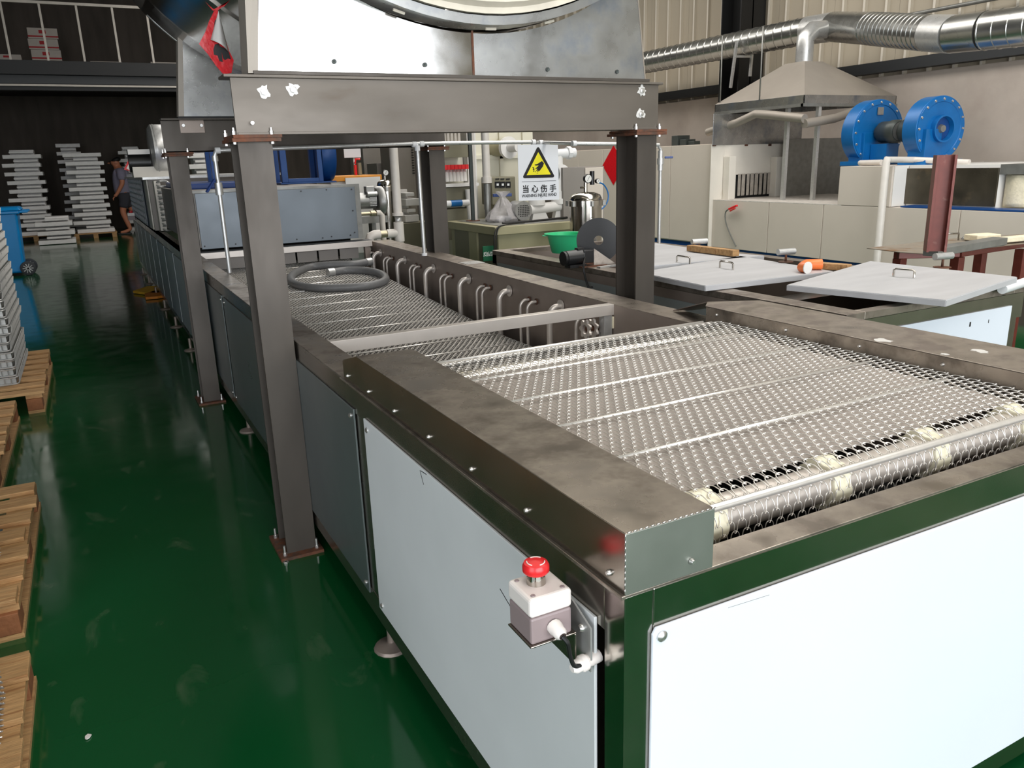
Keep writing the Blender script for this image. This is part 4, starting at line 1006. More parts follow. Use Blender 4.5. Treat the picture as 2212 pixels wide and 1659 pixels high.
# plastic bag
bc = at(1088, 478, Z=GZ + .004); pb = T('plastic_bag', 'clear knotted plastic bag of parts slumped on the olive tank', 'bag', bc)
def bagf(u, v):
    th = 2 * PI * u; prof = [(.0, .0), (.13, .0), (.15, .03), (.13, .08), (.085, .13), (.045, .19), (.022, .225), (.05, .26), (.06, .275)]
    i = min(int(v * 8), 7); f = v * 8 - i; r = prof[i][0] * (1 - f) + prof[i + 1][0] * f; z = prof[i][1] * (1 - f) + prof[i + 1][1] * f
    r *= 1 + .12 * math.sin(5 * th + 9 * v) * (v > .1) + .06 * math.sin(11 * th + 4 * v)
    return (bc.x + 1.1 * r * math.cos(th), bc.y + r * math.sin(th), bc.z + z)
P('bag_film', MB().grid(bagf, 36, 24), bag_m, pb)
for k in range(6): P('bag_content', MB().cyl((bc.x - .07 + .028 * k, bc.y - .05 + .02 * (k % 3), GZ + .03), (bc.x - .06 + .028 * k, bc.y + .03, GZ + .035), .022, 10), ptfe, pb)
# diaphragm pump / white plastic pump set
pc = at(1160, 460, Y=gy + .45); pX, pY = pc.x, gy + .45
pu = T('diaphragm_pump', 'white plastic pump set with round grille behind the warning sign', 'pump', (pX, pY, GZ))
P('lower_manifold', MB().cyl((pX - .1, pY, GZ + .10), (pX + .42, pY - .02, GZ + .13), .05, 14), white_paint, pu)
for dx in (-.03, .22):
    P('pump_leg', MB().prism([(pX + dx - .02, pY - .03, GZ + .09), (pX + dx + .10, pY - .03, GZ + .09), (pX + dx + .14, pY - .03, GZ + .005), (pX + dx - .04, pY - .03, GZ + .005)], (0, .06, 0)), white_paint, pu)
    P('flange_joint', MB().cyl((pX + dx + .03, pY, GZ + .14), (pX + dx + .03, pY, GZ + .19), .08, 14).cyl((pX + dx + .03, pY, GZ + .19), (pX + dx + .03, pY, GZ + .26), .06, 14), white_paint, pu)
P('pump_head', MB().cyl((pX + .24, pY - .05, GZ + .38), (pX + .24, pY + .06, GZ + .38), .13, 24), white_paint, pu)
P('pump_core', MB().cyl((pX + .05, pY, GZ + .42), (pX + .2, pY, GZ + .42), .1, 18), motor_m, pu)
P('riser_neck', MB().cyl((pX + .24, pY, GZ + .50), (pX + .24, pY, GZ + .62), .05, 14), white_paint, pu)
P('outlet_pipe', MB().cyl((pX + .1, pY, GZ + .60), (pX + .42, pY - .02, GZ + .61), .045, 14).cyl((pX + .33, pY - .02, GZ + .61), (pX + .37, pY - .02, GZ + .61), .06, 8), ptfe, pu)
gm = at(1132, 455, Y=pY - .05)
P('grille_drum', MB().cyl((gm.x - .02, pY + .1, gm.z), (gm.x - .02, pY - .08, gm.z), .09, 20), motor_al, pu)
m = MB()
for i in range(-3, 4):
    for j in range(-4, 5):
        if i * i + j * j < 16: m.box(gm.x - .02 + i * .018 - .005, gm.x - .02 + i * .018 + .005, pY - .083, pY - .08, gm.z + j * .016 - .004, gm.z + j * .016 + .004)
P('grille_slots', m, ink, pu, kind='stuff')
# valve bank behind the rear right column
v0 = at(957, 345, Y=Y2 - .2); v1 = at(1012, 345, Y=Y2 - .2)
vb = T('valve_bank', 'row of white plastic valves with red handles under a grey hose box', 'valves', ((v0.x + v1.x) / 2, Y2 - .2, 1.0))
zz = at(985, 340, Y=Y2 - .2).z; zt_ = at(985, 308, Y=Y2 - .2).z
P('hose_box', bx(v0.x - .02, v1.x, Y2 - .2, Y2 + .2, zz, zt_), beige_dark, vb)
P('back_board', bx(v0.x - .05, v1.x + .05, Y2 + .05, Y2 + .2, .9, zz), cream_far, vb)
zr = at(985, 366, Y=Y2 - .2).z; zl = at(985, 392, Y=Y2 - .2).z
for k in range(7):
    xx = v0.x + (v1.x - v0.x) * (k + .5) / 7
    P('valve_pipe', MB().tube([(xx, Y2 - .14, zl), (xx, Y2 - .14, zr - .03), (xx + .02, Y2 - .1, zr)], .02, 8), white_paint, vb)
    P('valve_handle', bx(xx - .018, xx + .018, Y2 - .2, Y2 - .12, zr, zr + .045), red_pl, vb, label='red valve handle')
    P('upper_hose', MB().tube([(xx - .03, Y2 - .1, zt_), (xx - .03, Y2 - .1, zt_ + .10), (xx + .03, Y2 - .1, zt_ + .14), (xx + .08, Y2 - .1, zt_ + .10)], .018, 8), pvc, vb)
P('tray', bx(v0.x - .03, v1.x + .08, Y2 - .25, Y2, zl - .05, zl - .02), white_paint, vb)
zb_ = at(985, 440, Y=Y2 - .2).z
P('lower_box', bx(v0.x - .02, v1.x + .03, Y2 - .2, Y2 + .1, zb_, zl - .06), beige_dark, vb)
P('lower_shelf', bx(v0.x - .05, v1.x + .05, Y2 - .25, Y2, GZ - .2, zb_ - .05), beige_dark, vb)
q = at(985, 439, Y=Y2 - .3); P('white_pipe', MB().cyl((q.x - .12, Y2 - .3, q.z), (q.x + .14, Y2 - .3, q.z), .03, 12), ptfe, vb); P('blue_sleeve', MB().cyl((q.x - .06, Y2 - .3, q.z), (q.x + .06, Y2 - .3, q.z), .032, 12), blue_fan, vb)
q = at(1012, 420, Y=Y2 - .25); P('drain_pipe', MB().cyl((q.x, Y2 - .25, q.z + .05), (q.x + .02, Y2 - .25, GZ - .1), .035, 12), white_paint, vb)
# grey cabinet left of rear right column, with perforated edge
k0 = at(856, 320, Y=9.3); k1 = at(904, 432, Y=9.3)
gcab = T('electrical_cabinet', 'tall warm grey cabinet with slotted edge behind the thick white pipe', 'cabinet', ((k0.x + k1.x) / 2, 9.3, 0))
P('cabinet_body', bx(k0.x, k1.x - .02, 9.3, 9.9, 0, 2.0), cab_grey, gcab, .004)
m = MB(); zz0 = at(895, 375, Y=9.29).z
for j in range(14): m.box(k1.x - .055, k1.x - .03, 9.285, 9.3, zz0 + .03 * j, zz0 + .012 + .03 * j)
P('vent_slots', m, ink, gcab, kind='stuff')
k0 = at(812, 318, Y=10.5); k1 = at(845, 400, Y=10.5)
S('electrical_cabinet', bx(at(783, 320, Y=10.5).x, k1.x, 10.5, 11.1, 0, 2.0), cab_grey, 'grey cabinet standing behind the orange-lidded dosing tank', 'cabinet', bevel=.004)
S('electrical_cabinet', bx(at(813, 350, Y=9.9).x, at(852, 400, Y=9.9).x, 9.9, 10.3, 0, at(830, 352, Y=9.9).z), cab_grey, 'low grey cabinet behind the left filter vessel', 'cabinet', bevel=.004)
# dosing tank, orange lid
d0 = at(718, 470, Y=8.6); d1 = at(820, 384, Y=8.6)
do = T('dosing_tank', 'white square tank with orange lid beside the blue-grey tunnel panel', 'tank', ((d0.x + d1.x) / 2, 8.6, 0))
P('tank_body', MB().hexa([(d0.x + .1, 8.6, .3), (d1.x - .02, 8.6, .3), (d1.x - .02, 9.1, .3), (d0.x + .1, 9.1, .3), (d0.x - .0, 8.55, d1.z - .02), (d1.x, 8.55, d1.z - .02), (d1.x, 9.15, d1.z - .02), (d0.x, 9.15, d1.z - .02)]), white_paint, do, .01)
P('tank_stand', bx(d0.x + .12, d1.x - .05, 8.65, 9.05, 0, .3), grey_beam, do)
P('tank_lid', bx(d0.x - .02, d1.x + .0, 8.52, 9.18, d1.z - .02, d1.z + .035), orange_lid, do, .006, label='orange lid')
P('outer_guard', bx(at(746, 400, Y=8.45).x, at(821, 400, Y=8.45).x, 8.43, 8.45, .5, at(780, 383, Y=8.45).z), white_paint, do)
q = at(768, 366, Y=8.8); P('sample_tap', MB().cyl((q.x, 8.8, d1.z + .03), (q.x, 8.8, q.z + .05), .016, 8).tube([(q.x, 8.8, q.z + .06), (q.x + .01, 8.8, q.z + .11), (q.x + .06, 8.8, q.z + .11)], .012, 8), red_pl, do)
P('sample_bottle', MB().cyl((q.x + .045, 8.8, d1.z + .035), (q.x + .045, 8.8, q.z + .07), .025, 10), beige_dark, do)
q0 = at(742, 318, Y=8.9); q1 = at(780, 340, Y=8.9)
P('notice_board', bx(q0.x, q1.x, 8.9, 8.91, q1.z, q0.z), sign_white, do)
P('notice_post', MB().cyl((q1.x - .08, 8.92, d1.z), (q1.x - .08, 8.92, q1.z + .02), .01, 8), galv, do)
# silver side-channel blower and pipework beside the tunnel
s0 = at(800, 433, Y=7.2)
sb = T('ring_blower', 'silver electric blower mounted beside the tunnel panel', 'blower', (s0.x, 7.2, .9))
P('motor_body', MB().cyl((s0.x - .12, 7.2, s0.z), (s0.x + .04, 7.2, s0.z), .075, 20), motor_al, sb)
P('blower_wheel_case', MB().lathe([(0, 0), (.12, 0), (.135, .02), (.135, .06), (.11, .08), (0, .08)], (s0.x + .05, 7.2, s0.z - .01), (1, 0, 0), 28), motor_al, sb)
P('terminal_box', bx(s0.x - .05, s0.x + .03, 7.14, 7.22, s0.z + .07, s0.z + .13), motor_al, sb, .006)
P('capacitor', MB().cyl((s0.x - .05, 7.12, s0.z + .06), (s0.x + .04, 7.12, s0.z + .06), .022, 12), galv, sb)
m = MB()
for k in range(7): m.box(s0.x - .03, s0.x + .035, 7.118, 7.135, s0.z - .045 + k * .014, s0.z - .040 + k * .014)
P('cooling_fin', m, galv, sb, kind='stuff')
P('mount_bracket', bx(1.95, s0.x + .12, 7.1, 7.3, s0.z - .20, s0.z - .14), galv_dull, sb)
P('mount_leg', bx(s0.x - .02, s0.x + .02, 7.15, 7.25, 0, s0.z - .14), galv_dull, sb)
q = at(805, 461, Y=6.9)
P('inlet_pipe', MB().cyl((1.98, 6.9, q.z), (q.x + .07, 6.9, q.z), .016, 10).cyl((q.x - .02, 6.9, q.z), (q.x + .02, 6.9, q.z), .026, 10), brass, sb)
q2 = at(820, 462, Y=6.9)
P('elbow_pipe', MB().tube([(q2.x - .03, 6.9, q.z), (q2.x, 6.9, q.z), (q2.x + .02, 6.9, q.z - .02), (q2.x + .02, 6.9, q.z - .28)], .026, 12), pvc, sb)
# thick pvc riser with tee and drop into the tank
YQ = 6.42
a = at(862, 500, Y=YQ); xq = a.x
wr = T('riser_pipe', 'thick white plastic riser with tee and elbow dripping over the tank rim', 'pipe', (xq, YQ, .6))
zc_ = at(860, 465, Y=YQ).z
tp_ = at(845, 318, Y=YQ); P('pipe_tube', MB().cyl((xq, YQ, zc_ - .0), (xq, YQ, 2.3), .036, 16), pvc, wr)
P('pipe_socket', MB().cyl((xq, YQ, zc_ - .005), (xq, YQ, zc_ + .02), .046, 16), pvc, wr)
P('union_nut', MB().cyl((xq, YQ, zc_ - .07), (xq, YQ, zc_ - .01), .03, 8), galv, wr)
z2 = at(862, 503, Y=YQ).z
P('tee_piece', MB().cyl((xq, YQ, z2 - .07), (xq, YQ, z2 + .09), .042, 16).cyl((xq - .11, YQ, z2), (xq, YQ, z2), .036, 16), pvc, wr)
P('pipe_tube', MB().cyl((xq, YQ, .0), (xq, YQ, z2 - .07), .034, 16), pvc, wr)
P('union_nut', MB().cyl((xq - .18, YQ, z2), (xq - .10, YQ, z2), .030, 10), brass, wr)
xd = at(798, 520, Y=YQ).x
P('elbow_piece', MB().tube([(xq - .17, YQ, z2), (xd + .05, YQ, z2), (xd + .012, YQ, z2 - .012), (xd, YQ, z2 - .05), (xd, YQ, z2 - .09)], .038, 16), pvc, wr)
P('outlet_tube', MB().cyl((xd, YQ, z2 - .15), (xd, YQ, z2 - .08), .030, 16), pvc, wr)

def filter_vessel(c, y, px_r, ztop, zbot, label, full=True):
    t = T('filter_vessel', label, 'filter', (c.x, y, 0)); r = px_r; x = c.x
    P('vessel_shell', MB().lathe([(0, zbot), (r, zbot), (r, ztop - .10), (r * 1.02, ztop - .10)], (x, y, 0), n=32), steel_mirror, t)
    P('vessel_dome', MB().lathe([(r * 1.03, ztop - .06), (r * 1.02, ztop - .04), (r * .9, ztop - .01), (r * .55, ztop + .01), (0, ztop + .015)], (x, y, 0), n=32), steel_mirror, t)
    P('clamp_ring', MB().lathe([(r * 1.0, ztop - .10), (r * 1.12, ztop - .10), (r * 1.12, ztop - .055), (r * 1.0, ztop - .05)], (x, y, 0), n=32), steel_mirror, t)
    for k in range(6):
        th = k * PI / 3 + .3; P('clamp_lug', MB().obox((x + r * 1.16 * math.cos(th), y + r * 1.16 * math.sin(th), ztop - .078), .012, .012, .022), galv, t, .002)
    for k in range(3):
        th = k * 2 * PI / 3 + .6; P('vessel_leg', bx(x + r * .8 * math.cos(th) - .015, x + r * .8 * math.cos(th) + .015, y + r * .8 * math.sin(th) - .015, y + r * .8 * math.sin(th) + .015, 0, zbot + .002), steel_side, t)
    return t
fy = 5.7
c = at(1265, 432, Y=fy); ztop = at(1265, 418, Y=fy).z; rr_ = (at(1294, 450, Y=fy).x - at(1236, 450, Y=fy).x) / 2
fv = filter_vessel(c, fy, rr_, ztop, .25, 'polished filter vessel with two pressure gauges behind the green basin')
def gauge(par, p, r, y):
    g = P('pressure_gauge', MB().lathe([(0, 0), (r, 0), (r, -.025), (0, -.025)], (p.x, y, p.z), (0, -1, 0), 24), black_p, par)
    P('gauge_face', MB().lathe([(r * .86, 0), (0, 0.0005)], (p.x, y - .0015, p.z), (0, -1, 0), 24), gauge_w, g)
    P('gauge_needle', MB().bar((p.x - r * .3, y - .003, p.z - r * .5), (p.x + r * .3, y - .003, p.z + r * .5), .002, .002), ink, g)
P('neck_pipe', MB().cyl((c.x, fy, ztop + .01), (c.x, fy, ztop + .09), .016, 12).cyl((c.x - .05, fy, ztop + .05), (c.x, fy, ztop + .05), .008, 8), steel_mirror, fv)
gauge(fv, at(1268, 386, Y=fy), .037, fy - .02)
gauge(fv, at(1288, 391, Y=fy), .02, fy - .03)
q = at(1279, 383, Y=fy); P('regulator', MB().cyl((q.x, fy, q.z - .06), (q.x, fy, q.z + .05), .02, 12), black_p, fv)
hp_ = [at(px, py, Y=fy - .02) for px, py in ((1290, 394), (1303, 398), (1312, 412), (1314, 428), (1308, 443), (1296, 455))]
P('air_hose', MB().tube(catmull(hp_, 5), .006, 8), blue_fan, fv, label='thin blue air hose')
em = at(1279, 476, Y=fy - rr_)
P('emblem', MB().tube([(em.x + .027 * math.cos(t * PI / 12), fy - rr_ * .99 - .002, em.z + .022 * math.sin(t * PI / 12)) for t in range(24)], .0012, 5, closed=True), ink, fv)
mb = text_mb('Bv', .03, .0003); place(mb, (em.x, fy - rr_ * .99 - .004, em.z - .01), (1, 0, 0), (0, 0, 1), (0, -1, 0)); P('lettering', mb, ink, fv)
fy2 = 7.9; c = at(834, 420, Y=fy2); ztop = at(834, 391, Y=fy2).z
fv2 = filter_vessel(c, fy2, .088, ztop, .25, 'tall polished filter vessel with one gauge beside the silver blower')
P('neck_pipe', MB().cyl((c.x, fy2, ztop + .01), (c.x, fy2, ztop + .08), .012, 10), steel_mirror, fv2); gauge(fv2, at(832, 373, Y=fy2), .03, fy2 - .02)
# grey cabinet behind right filter
q0 = at(1216, 362, Y=6.6); q1 = at(1305, 470, Y=6.6)
gb = T('electrical_cabinet', 'pale grey cabinet behind the gauged filter vessel', 'cabinet', ((q0.x + q1.x) / 2, 6.6, 0))
P('cabinet_body', bx(q0.x, q1.x, 6.6, 6.95, .3, q0.z), cab_grey, gb, .004); P('cabinet_door', bx(at(1263, 400, Y=6.6).x, q1.x - .02, 6.585, 6.6, .35, q0.z - .01), cream_panel, gb, .003)
P('cabinet_base', bx(q0.x + .02, q1.x - .02, 6.62, 6.9, 0, .3), grey_beam, gb)

# ================================================================== OVEN LINE ALONG THE RIGHT WALL
OX = 6.4
ov = T('baking_oven', 'long pale grey panelled oven line with curtained opening along the right wall', 'oven', (OX + .8, 8, 0))
zs = at(1562, 433, X=OX).z; ztl = 1.53; yt = 7.15
P('tall_body', bx(OX + .01, 8.1, yt + .005, 14.5, .40, ztl), cream_panel, ov)
yy = 14.5; ys_ = [yt, at(1447, 400, X=OX).y, at(1368, 400, X=OX).y, at(1302, 400, X=OX).y, at(1250, 400, X=OX).y, 13.2, 14.5]
for a, b in zip(ys_, ys_[1:]): P('tall_side_panel', bx(OX, OX + .01, a + .006, b - .006, .41, ztl - .005), cream_panel, ov, .002)
P('blue_base_beam', bx(OX + .02, OX + .12, 1.5, 14.5, .28, .395), blue_dk, ov)
for k in range(9): P('oven_leg', bx(OX + .05, OX + .12, 1.9 + k * 1.5, 1.97 + k * 1.5, 0, .28), blue_dk, ov)
P('lower_body', bx(OX + .01, 8.0, 1.2, yt, .40, zs - .004), cream_panel, ov)
ys_ = [yt - .01] + [at(px, 460, X=OX).y for px in (1660, 1778, 1908, 2075)] + [3.2, 2.2, 1.2]
for a, b in zip(ys_, ys_[1:]): P('lower_side_panel', bx(OX, OX + .01, b + .005, a - .005, .375, zs - .004), cream_panel, ov, .002)
P('lower_top', bx(OX, 8.0, 5.35, yt, zs - .004, zs + .004), grime, ov)
# face of the tall body around the opening (faces the camera)
def rect(px0, py0, px1, py1, y, d, mat, nm, par, bev=.002):
    a = at(px0, py0, Y=y); b = at(px1, py1, Y=y); return P(nm, bx(a.x, b.x, y - d, y, b.z, a.z), mat, par, bev)
rect(1536, 312, 1565, 533, yt, .012, cream_white, 'end_panel', ov)
rect(1680, 312, 1716, 428, yt, .012, cream_white, 'end_panel', ov)
rect(1566, 312, 1680, 373, yt, .016, cream_white, 'lintel_panel', ov)
rect(1566, 373, 1586, 428, yt, .012, cream_white, 'jamb_panel', ov)
op = at(1590, 374, Y=yt - .014); op1 = at(1690, 428, Y=yt - .014)
P('opening', bx(op.x, op1.x, yt - .002, yt + .004, zs, op.z), dark_in, ov)  # flat black sheet on the solid body, painted as the oven's dark inside
for k in range(9):
    w = (at(1672, 400, Y=yt - .02).x - op.x) / 9; rr2 = random.Random(k); g_ = .012 + .012 * rr2.random()
    P('curtain_flap', MB().hexa([(op.x + w * k + g_, yt - .03, zs + .03), (op.x + w * (k + 1) - .006 * rr2.random(), yt - .03, zs + .03 + .02 * rr2.random()), (op.x + w * (k + 1) - .004, yt - .024, zs + .03), (op.x + w * k + g_, yt - .024, zs + .03),
        (op.x + w * k + g_, yt - .03, op.z - .01), (op.x + w * (k + 1) - .004, yt - .03, op.z - .01), (op.x + w * (k + 1) - .004, yt - .024, op.z - .01), (op.x + w * k + g_, yt - .024, op.z - .01)]), ceramic, ov)
P('jamb_column', bx(at(1676, 340, Y=yt - .1).x, at(1697, 340, Y=yt - .1).x, yt - .12, yt - .02, zs, at(1690, 338, Y=yt - .1).z), cream_white, ov, .004)
P('jamb_column', bx(at(1574, 340, Y=yt - .1).x, at(1588, 340, Y=yt - .1).x, yt - .12, yt - .02, zs, at(1580, 338, Y=yt - .1).z), cream_white, ov, .004)
for px in (1543, 1612, 1663, 1714):
    q = at(px, 308, Y=yt - .02); P('hinge_clip', bx(q.x - .02, q.x + .02, yt - .03, yt - .012, q.z - .04, q.z + .04), rust, ov)
for k, (px, py, sx, sz) in enumerate(((1470, 302, .10, .10), (1485, 306, .08, .06), (1499, 308, .05, .04))):
    q = at(px, 312, X=OX + .5); S('steel_block', bx(q.x - sx, q.x + sx, q.y - .06, q.y + .06, ztl + .001, ztl + .001 + sz * 1.3), motor_m, ('dark steel block on the oven roof, leftmost and largest of three', 'middle dark steel block on the oven roof', 'rightmost dark steel block on the oven roof')[k], 'block', bevel=.004)
q = at(1325, 357, X=OX - .005)
dz = .26
S('festive_paper', MB().prism([(OX - .005, q.y, q.z + dz), (OX - .005, q.y - dz, q.z), (OX - .005, q.y, q.z - dz), (OX - .005, q.y + dz, q.z)], (.002, 0, 0)), red_paper, 'small red diamond paper stuck on the oven side, half hidden by a gantry column', 'poster')
# splash sheet and dirty ledge
rect(1700, 300, 1855, 447, 6.9, .006, galv_dull, 'splash_sheet', ov)
# equipment boxes on the lower part
yb0, yb1 = at(1812, 400, X=OX).y, at(1925, 400, X=OX).y
zbx = at(1812, 360, X=OX).z
P('housing_box', bx(OX - .0, 7.7, yb1, yb0, zs, zbx), cream_panel, ov, .003)
P('housing_end', bx(OX + .02, 7.7, yb1 - .012, yb1, zs, zbx), white_paint, ov, .003)
yc0, yc1 = at(1948, 400, X=OX + .18).y, at(2153, 400, X=OX + .18).y
P('scorched_panel', bx(OX + .18, OX + .20, yc1, yc0, zs + .02, at(1950, 364, X=OX + .18).z), brown_dirty, ov, .002)
P('scorched_housing', bx(OX + .20, 7.6, yc1, yb1 - .02, zs, zbx), white_paint, ov)
P('blue_edge', bx(OX + .02, OX + .2, 1.3, yb1 - .1, zs, zs + .012), blue_dk, ov)
for k in range(5):
    y1_ = yc1 - .02 - k * .24
    P('insulation_wrap', MB().grid(lambda u, v, y1_=y1_: (OX + .27 - .05 * math.sin(PI * u) , y1_ - .23 * u, zs + .02 + .25 * v), 6, 8), insul, ov, solid=.01)
P('roof_sheet', bx(OX + .2, 7.6, 1.3, yc1, zbx - .08, zbx), galv_dull, ov)
P('insulated_duct', bx(OX + .3, 7.5, 1.3, yc1, zs, zbx - .08), insul, ov)
# grounding clamp cable
gcb = [at(px, py, X=OX - .03) for px, py in ((1580, 446), (1573, 452), (1567, 460), (1568, 480), (1577, 505), (1590, 532))]
gk = T('grounding_clamp', 'red spring clamp with a hanging grey cable on the oven side', 'clamp', gcb[2])
P('clamp_jaw', MB().bar(at(1575, 452, X=OX - .04), at(1592, 444, X=OX - .04), .03, .02), red_pl, gk, .004)
P('clamp_jaw', MB().bar(at(1577, 456, X=OX - .05), at(1588, 450, X=OX - .05), .02, .012), red_pl, gk, .003)
P('clamp_cable', MB().tube(catmull(gcb[1:], 5), .008, 6), galv_dull, gk)
# ---- extraction hood
hx0, hx1 = 6.62, 8.03; hy0, hy1 = 6.09, 7.41; hz0, hz1 = 1.885, 1.968
tx, ty = 7.35, 6.80; tzp = at(1745, 130, Y=ty - .2).z
hd = T('extraction_hood', 'grey pyramid extraction hood with galvanised skirt over the oven mouth', 'hood', ((hx0 + hx1) / 2, (hy0 + hy1) / 2, 1.9))
m = MB(); w = .14
base = [(hx0, hy0, hz1), (hx1, hy0, hz1), (hx1, hy1, hz1), (hx0, hy1, hz1)]; top = [(tx - w, ty - w, tzp), (tx + w, ty - w, tzp), (tx + w, ty + w, tzp), (tx - w, ty + w, tzp)]
m.hexa(base + top); P('pyramid_shell', m, hood_m, hd, .002)
P('skirt', MB().box(hx0, hx1, hy0, hy0 + .01, hz0, hz1).box(hx0, hx1, hy1 - .01, hy1, hz0, hz1).box(hx0, hx0 + .01, hy0, hy1, hz0, hz1).box(hx1 - .01, hx1, hy0, hy1, hz0, hz1), galv_sheet, hd, .001)
P('lower_lip', MB().box(hx0 - .01, hx1 + .01, hy0 - .01, hy0 + .03, hz0 - .03, hz0).box(hx0 - .01, hx0 + .03, hy0, hy1, hz0 - .03, hz0), galv_dull, hd)
for (x_, y_) in ((at(1770, 240, Y=6.1).x, 6.11), (hx0 + .06, hy1 - .12), (hx0 + .10, hy0 + .3)):
    P('hood_post', bx(x_ - .02, x_ + .02, y_ - .02, y_ + .02, zs, hz0 - .0), galv, hd)
for (x_, y_) in ((hx0 + .03, hy1 - .05), (hx0 + .0, hy0 + .62)):
    P('hanging_rod', MB().cyl((x_, y_, hz1), (x_, y_, 2.70), .008, 6), galv_dull, hd)
# rolled curtain sagging beneath the skirt
z_ = hz0 - .12
P('rolled_curtain', MB().tube([(hx0 - .05, hy1 + .05, z_ - .10), (hx0 - .03, hy1 - .4, z_ - .02), (hx0, (hy0 + hy1) / 2, z_ + .06), (hx0 - .02, hy0 + .4, z_ + .03), (hx0 - .03, hy0 - .05, z_ - .03)], .045, 12), hood_m, hd)
P('rolled_curtain', MB().tube([(hx0 - .03, hy0 - .05, z_ - .08), (hx0 + .4, hy0 - .06, z_ - .03), (hx0 + .8, hy0 - .03, z_ + .06), (hx1, hy0 - .04, z_ - .02)], .045, 12), hood_m, hd)
P('curtain_tie', MB().tube([(hx0, (hy0 + hy1) / 2, z_ + .02), (hx0, (hy0 + hy1) / 2, hz0)], .008, 6), galv, hd)
rect(1541, 246, 1730, 309, yt - .03, .006, galv_sheet, 'back_sheet', hd)
# ---- duct
def duct(pts, r, seam, nm, par, mat, step=.11, n=28):
    pts = [Vector(p) for p in pts]; out = []; rs = []
    for a, b in zip(pts, pts[1:]):
        L = (b - a).length; k = max(2, int(L / step)) if seam else 2
        for i in range(k):
            t = i / k; out.append(a.lerp(b, t)); rs.append(r)
            if seam:
                [(out.append(a.lerp(b, t + f_ / k)), rs.append(r + q_)) for f_, q_ in ((.06, 0), (.10, .005), (.14, 0), (.20, 0), (.9, 0))]
    out.append(pts[-1]); rs.append(r)
    return P(nm, MB().tube(out, rs, n), mat, par)
DX = 7.9
def ax(px, py, X): return at(px, py, X=X)
d = [ax(1400, 134, DX), ax(1560, 102, DX), ax(1745, 66, DX), ax(1800, 58, DX - .05), ax(1880, 62, DX - .35), ax(2010, 72, DX - .75), ax(2060, 74, DX - .85), ax(2130, 66, DX - .9), ax(2300, 46, DX - .9)]
far = d[0] + (d[0] - d[1]).normalized() * 6
dt = T('ventilation_duct', 'long round galvanised spiral duct running along the upper right wall', 'duct', (DX, 7, 2.6))
duct([far, d[0], d[2]], .155, True, 'spiral_duct', dt, duct_m, .14)
duct([d[2], d[3]], .158, False, 'elbow_segment', dt, galv, n=28)
duct([d[3], d[4]], .160, False, 'elbow_segment', dt, duct_m)
duct([d[4], d[5]], .157, True, 'spiral_duct', dt, duct_m, .075)
duct([d[5], d[6]], .160, False, 'elbow_segment', dt, galv)
duct([d[6], d[7]], .158, False, 'elbow_segment', dt, duct_m)
duct([d[7], d[8]], .157, True, 'spiral_duct', dt, duct_m, .12)
duct([Vector((tx, ty, tzp - .0)), Vector((tx, ty, tzp + .25)), Vector((tx + .1, ty, tzp + .34)), Vector((DX - .1, ty + .05, d[2].z - .05))], .095, False, 'branch_pipe', dt, galv)
hb = at(1590, 100, X=XW - .5)
P('duct_hanger', MB().bar(at(1592, 88, X=DX - .2), at(1578, 190, X=DX - .2), .03, .03).bar(at(1588, 122, X=DX - .2), at(1622, 122, X=DX + .1), .03, .03).bar(at(1624, 118, X=DX + .1), at(1620, 165, X=DX + .1), .03, .03), galv, dt)
S('conduit_pipe', MB().cyl(at(1955, 34, X=XW - .06), at(2300, -32, X=XW - .06), .022, 10), galv_dull, 'thin grey conduit slanting above the duct on the corrugated wall', 'pipe')
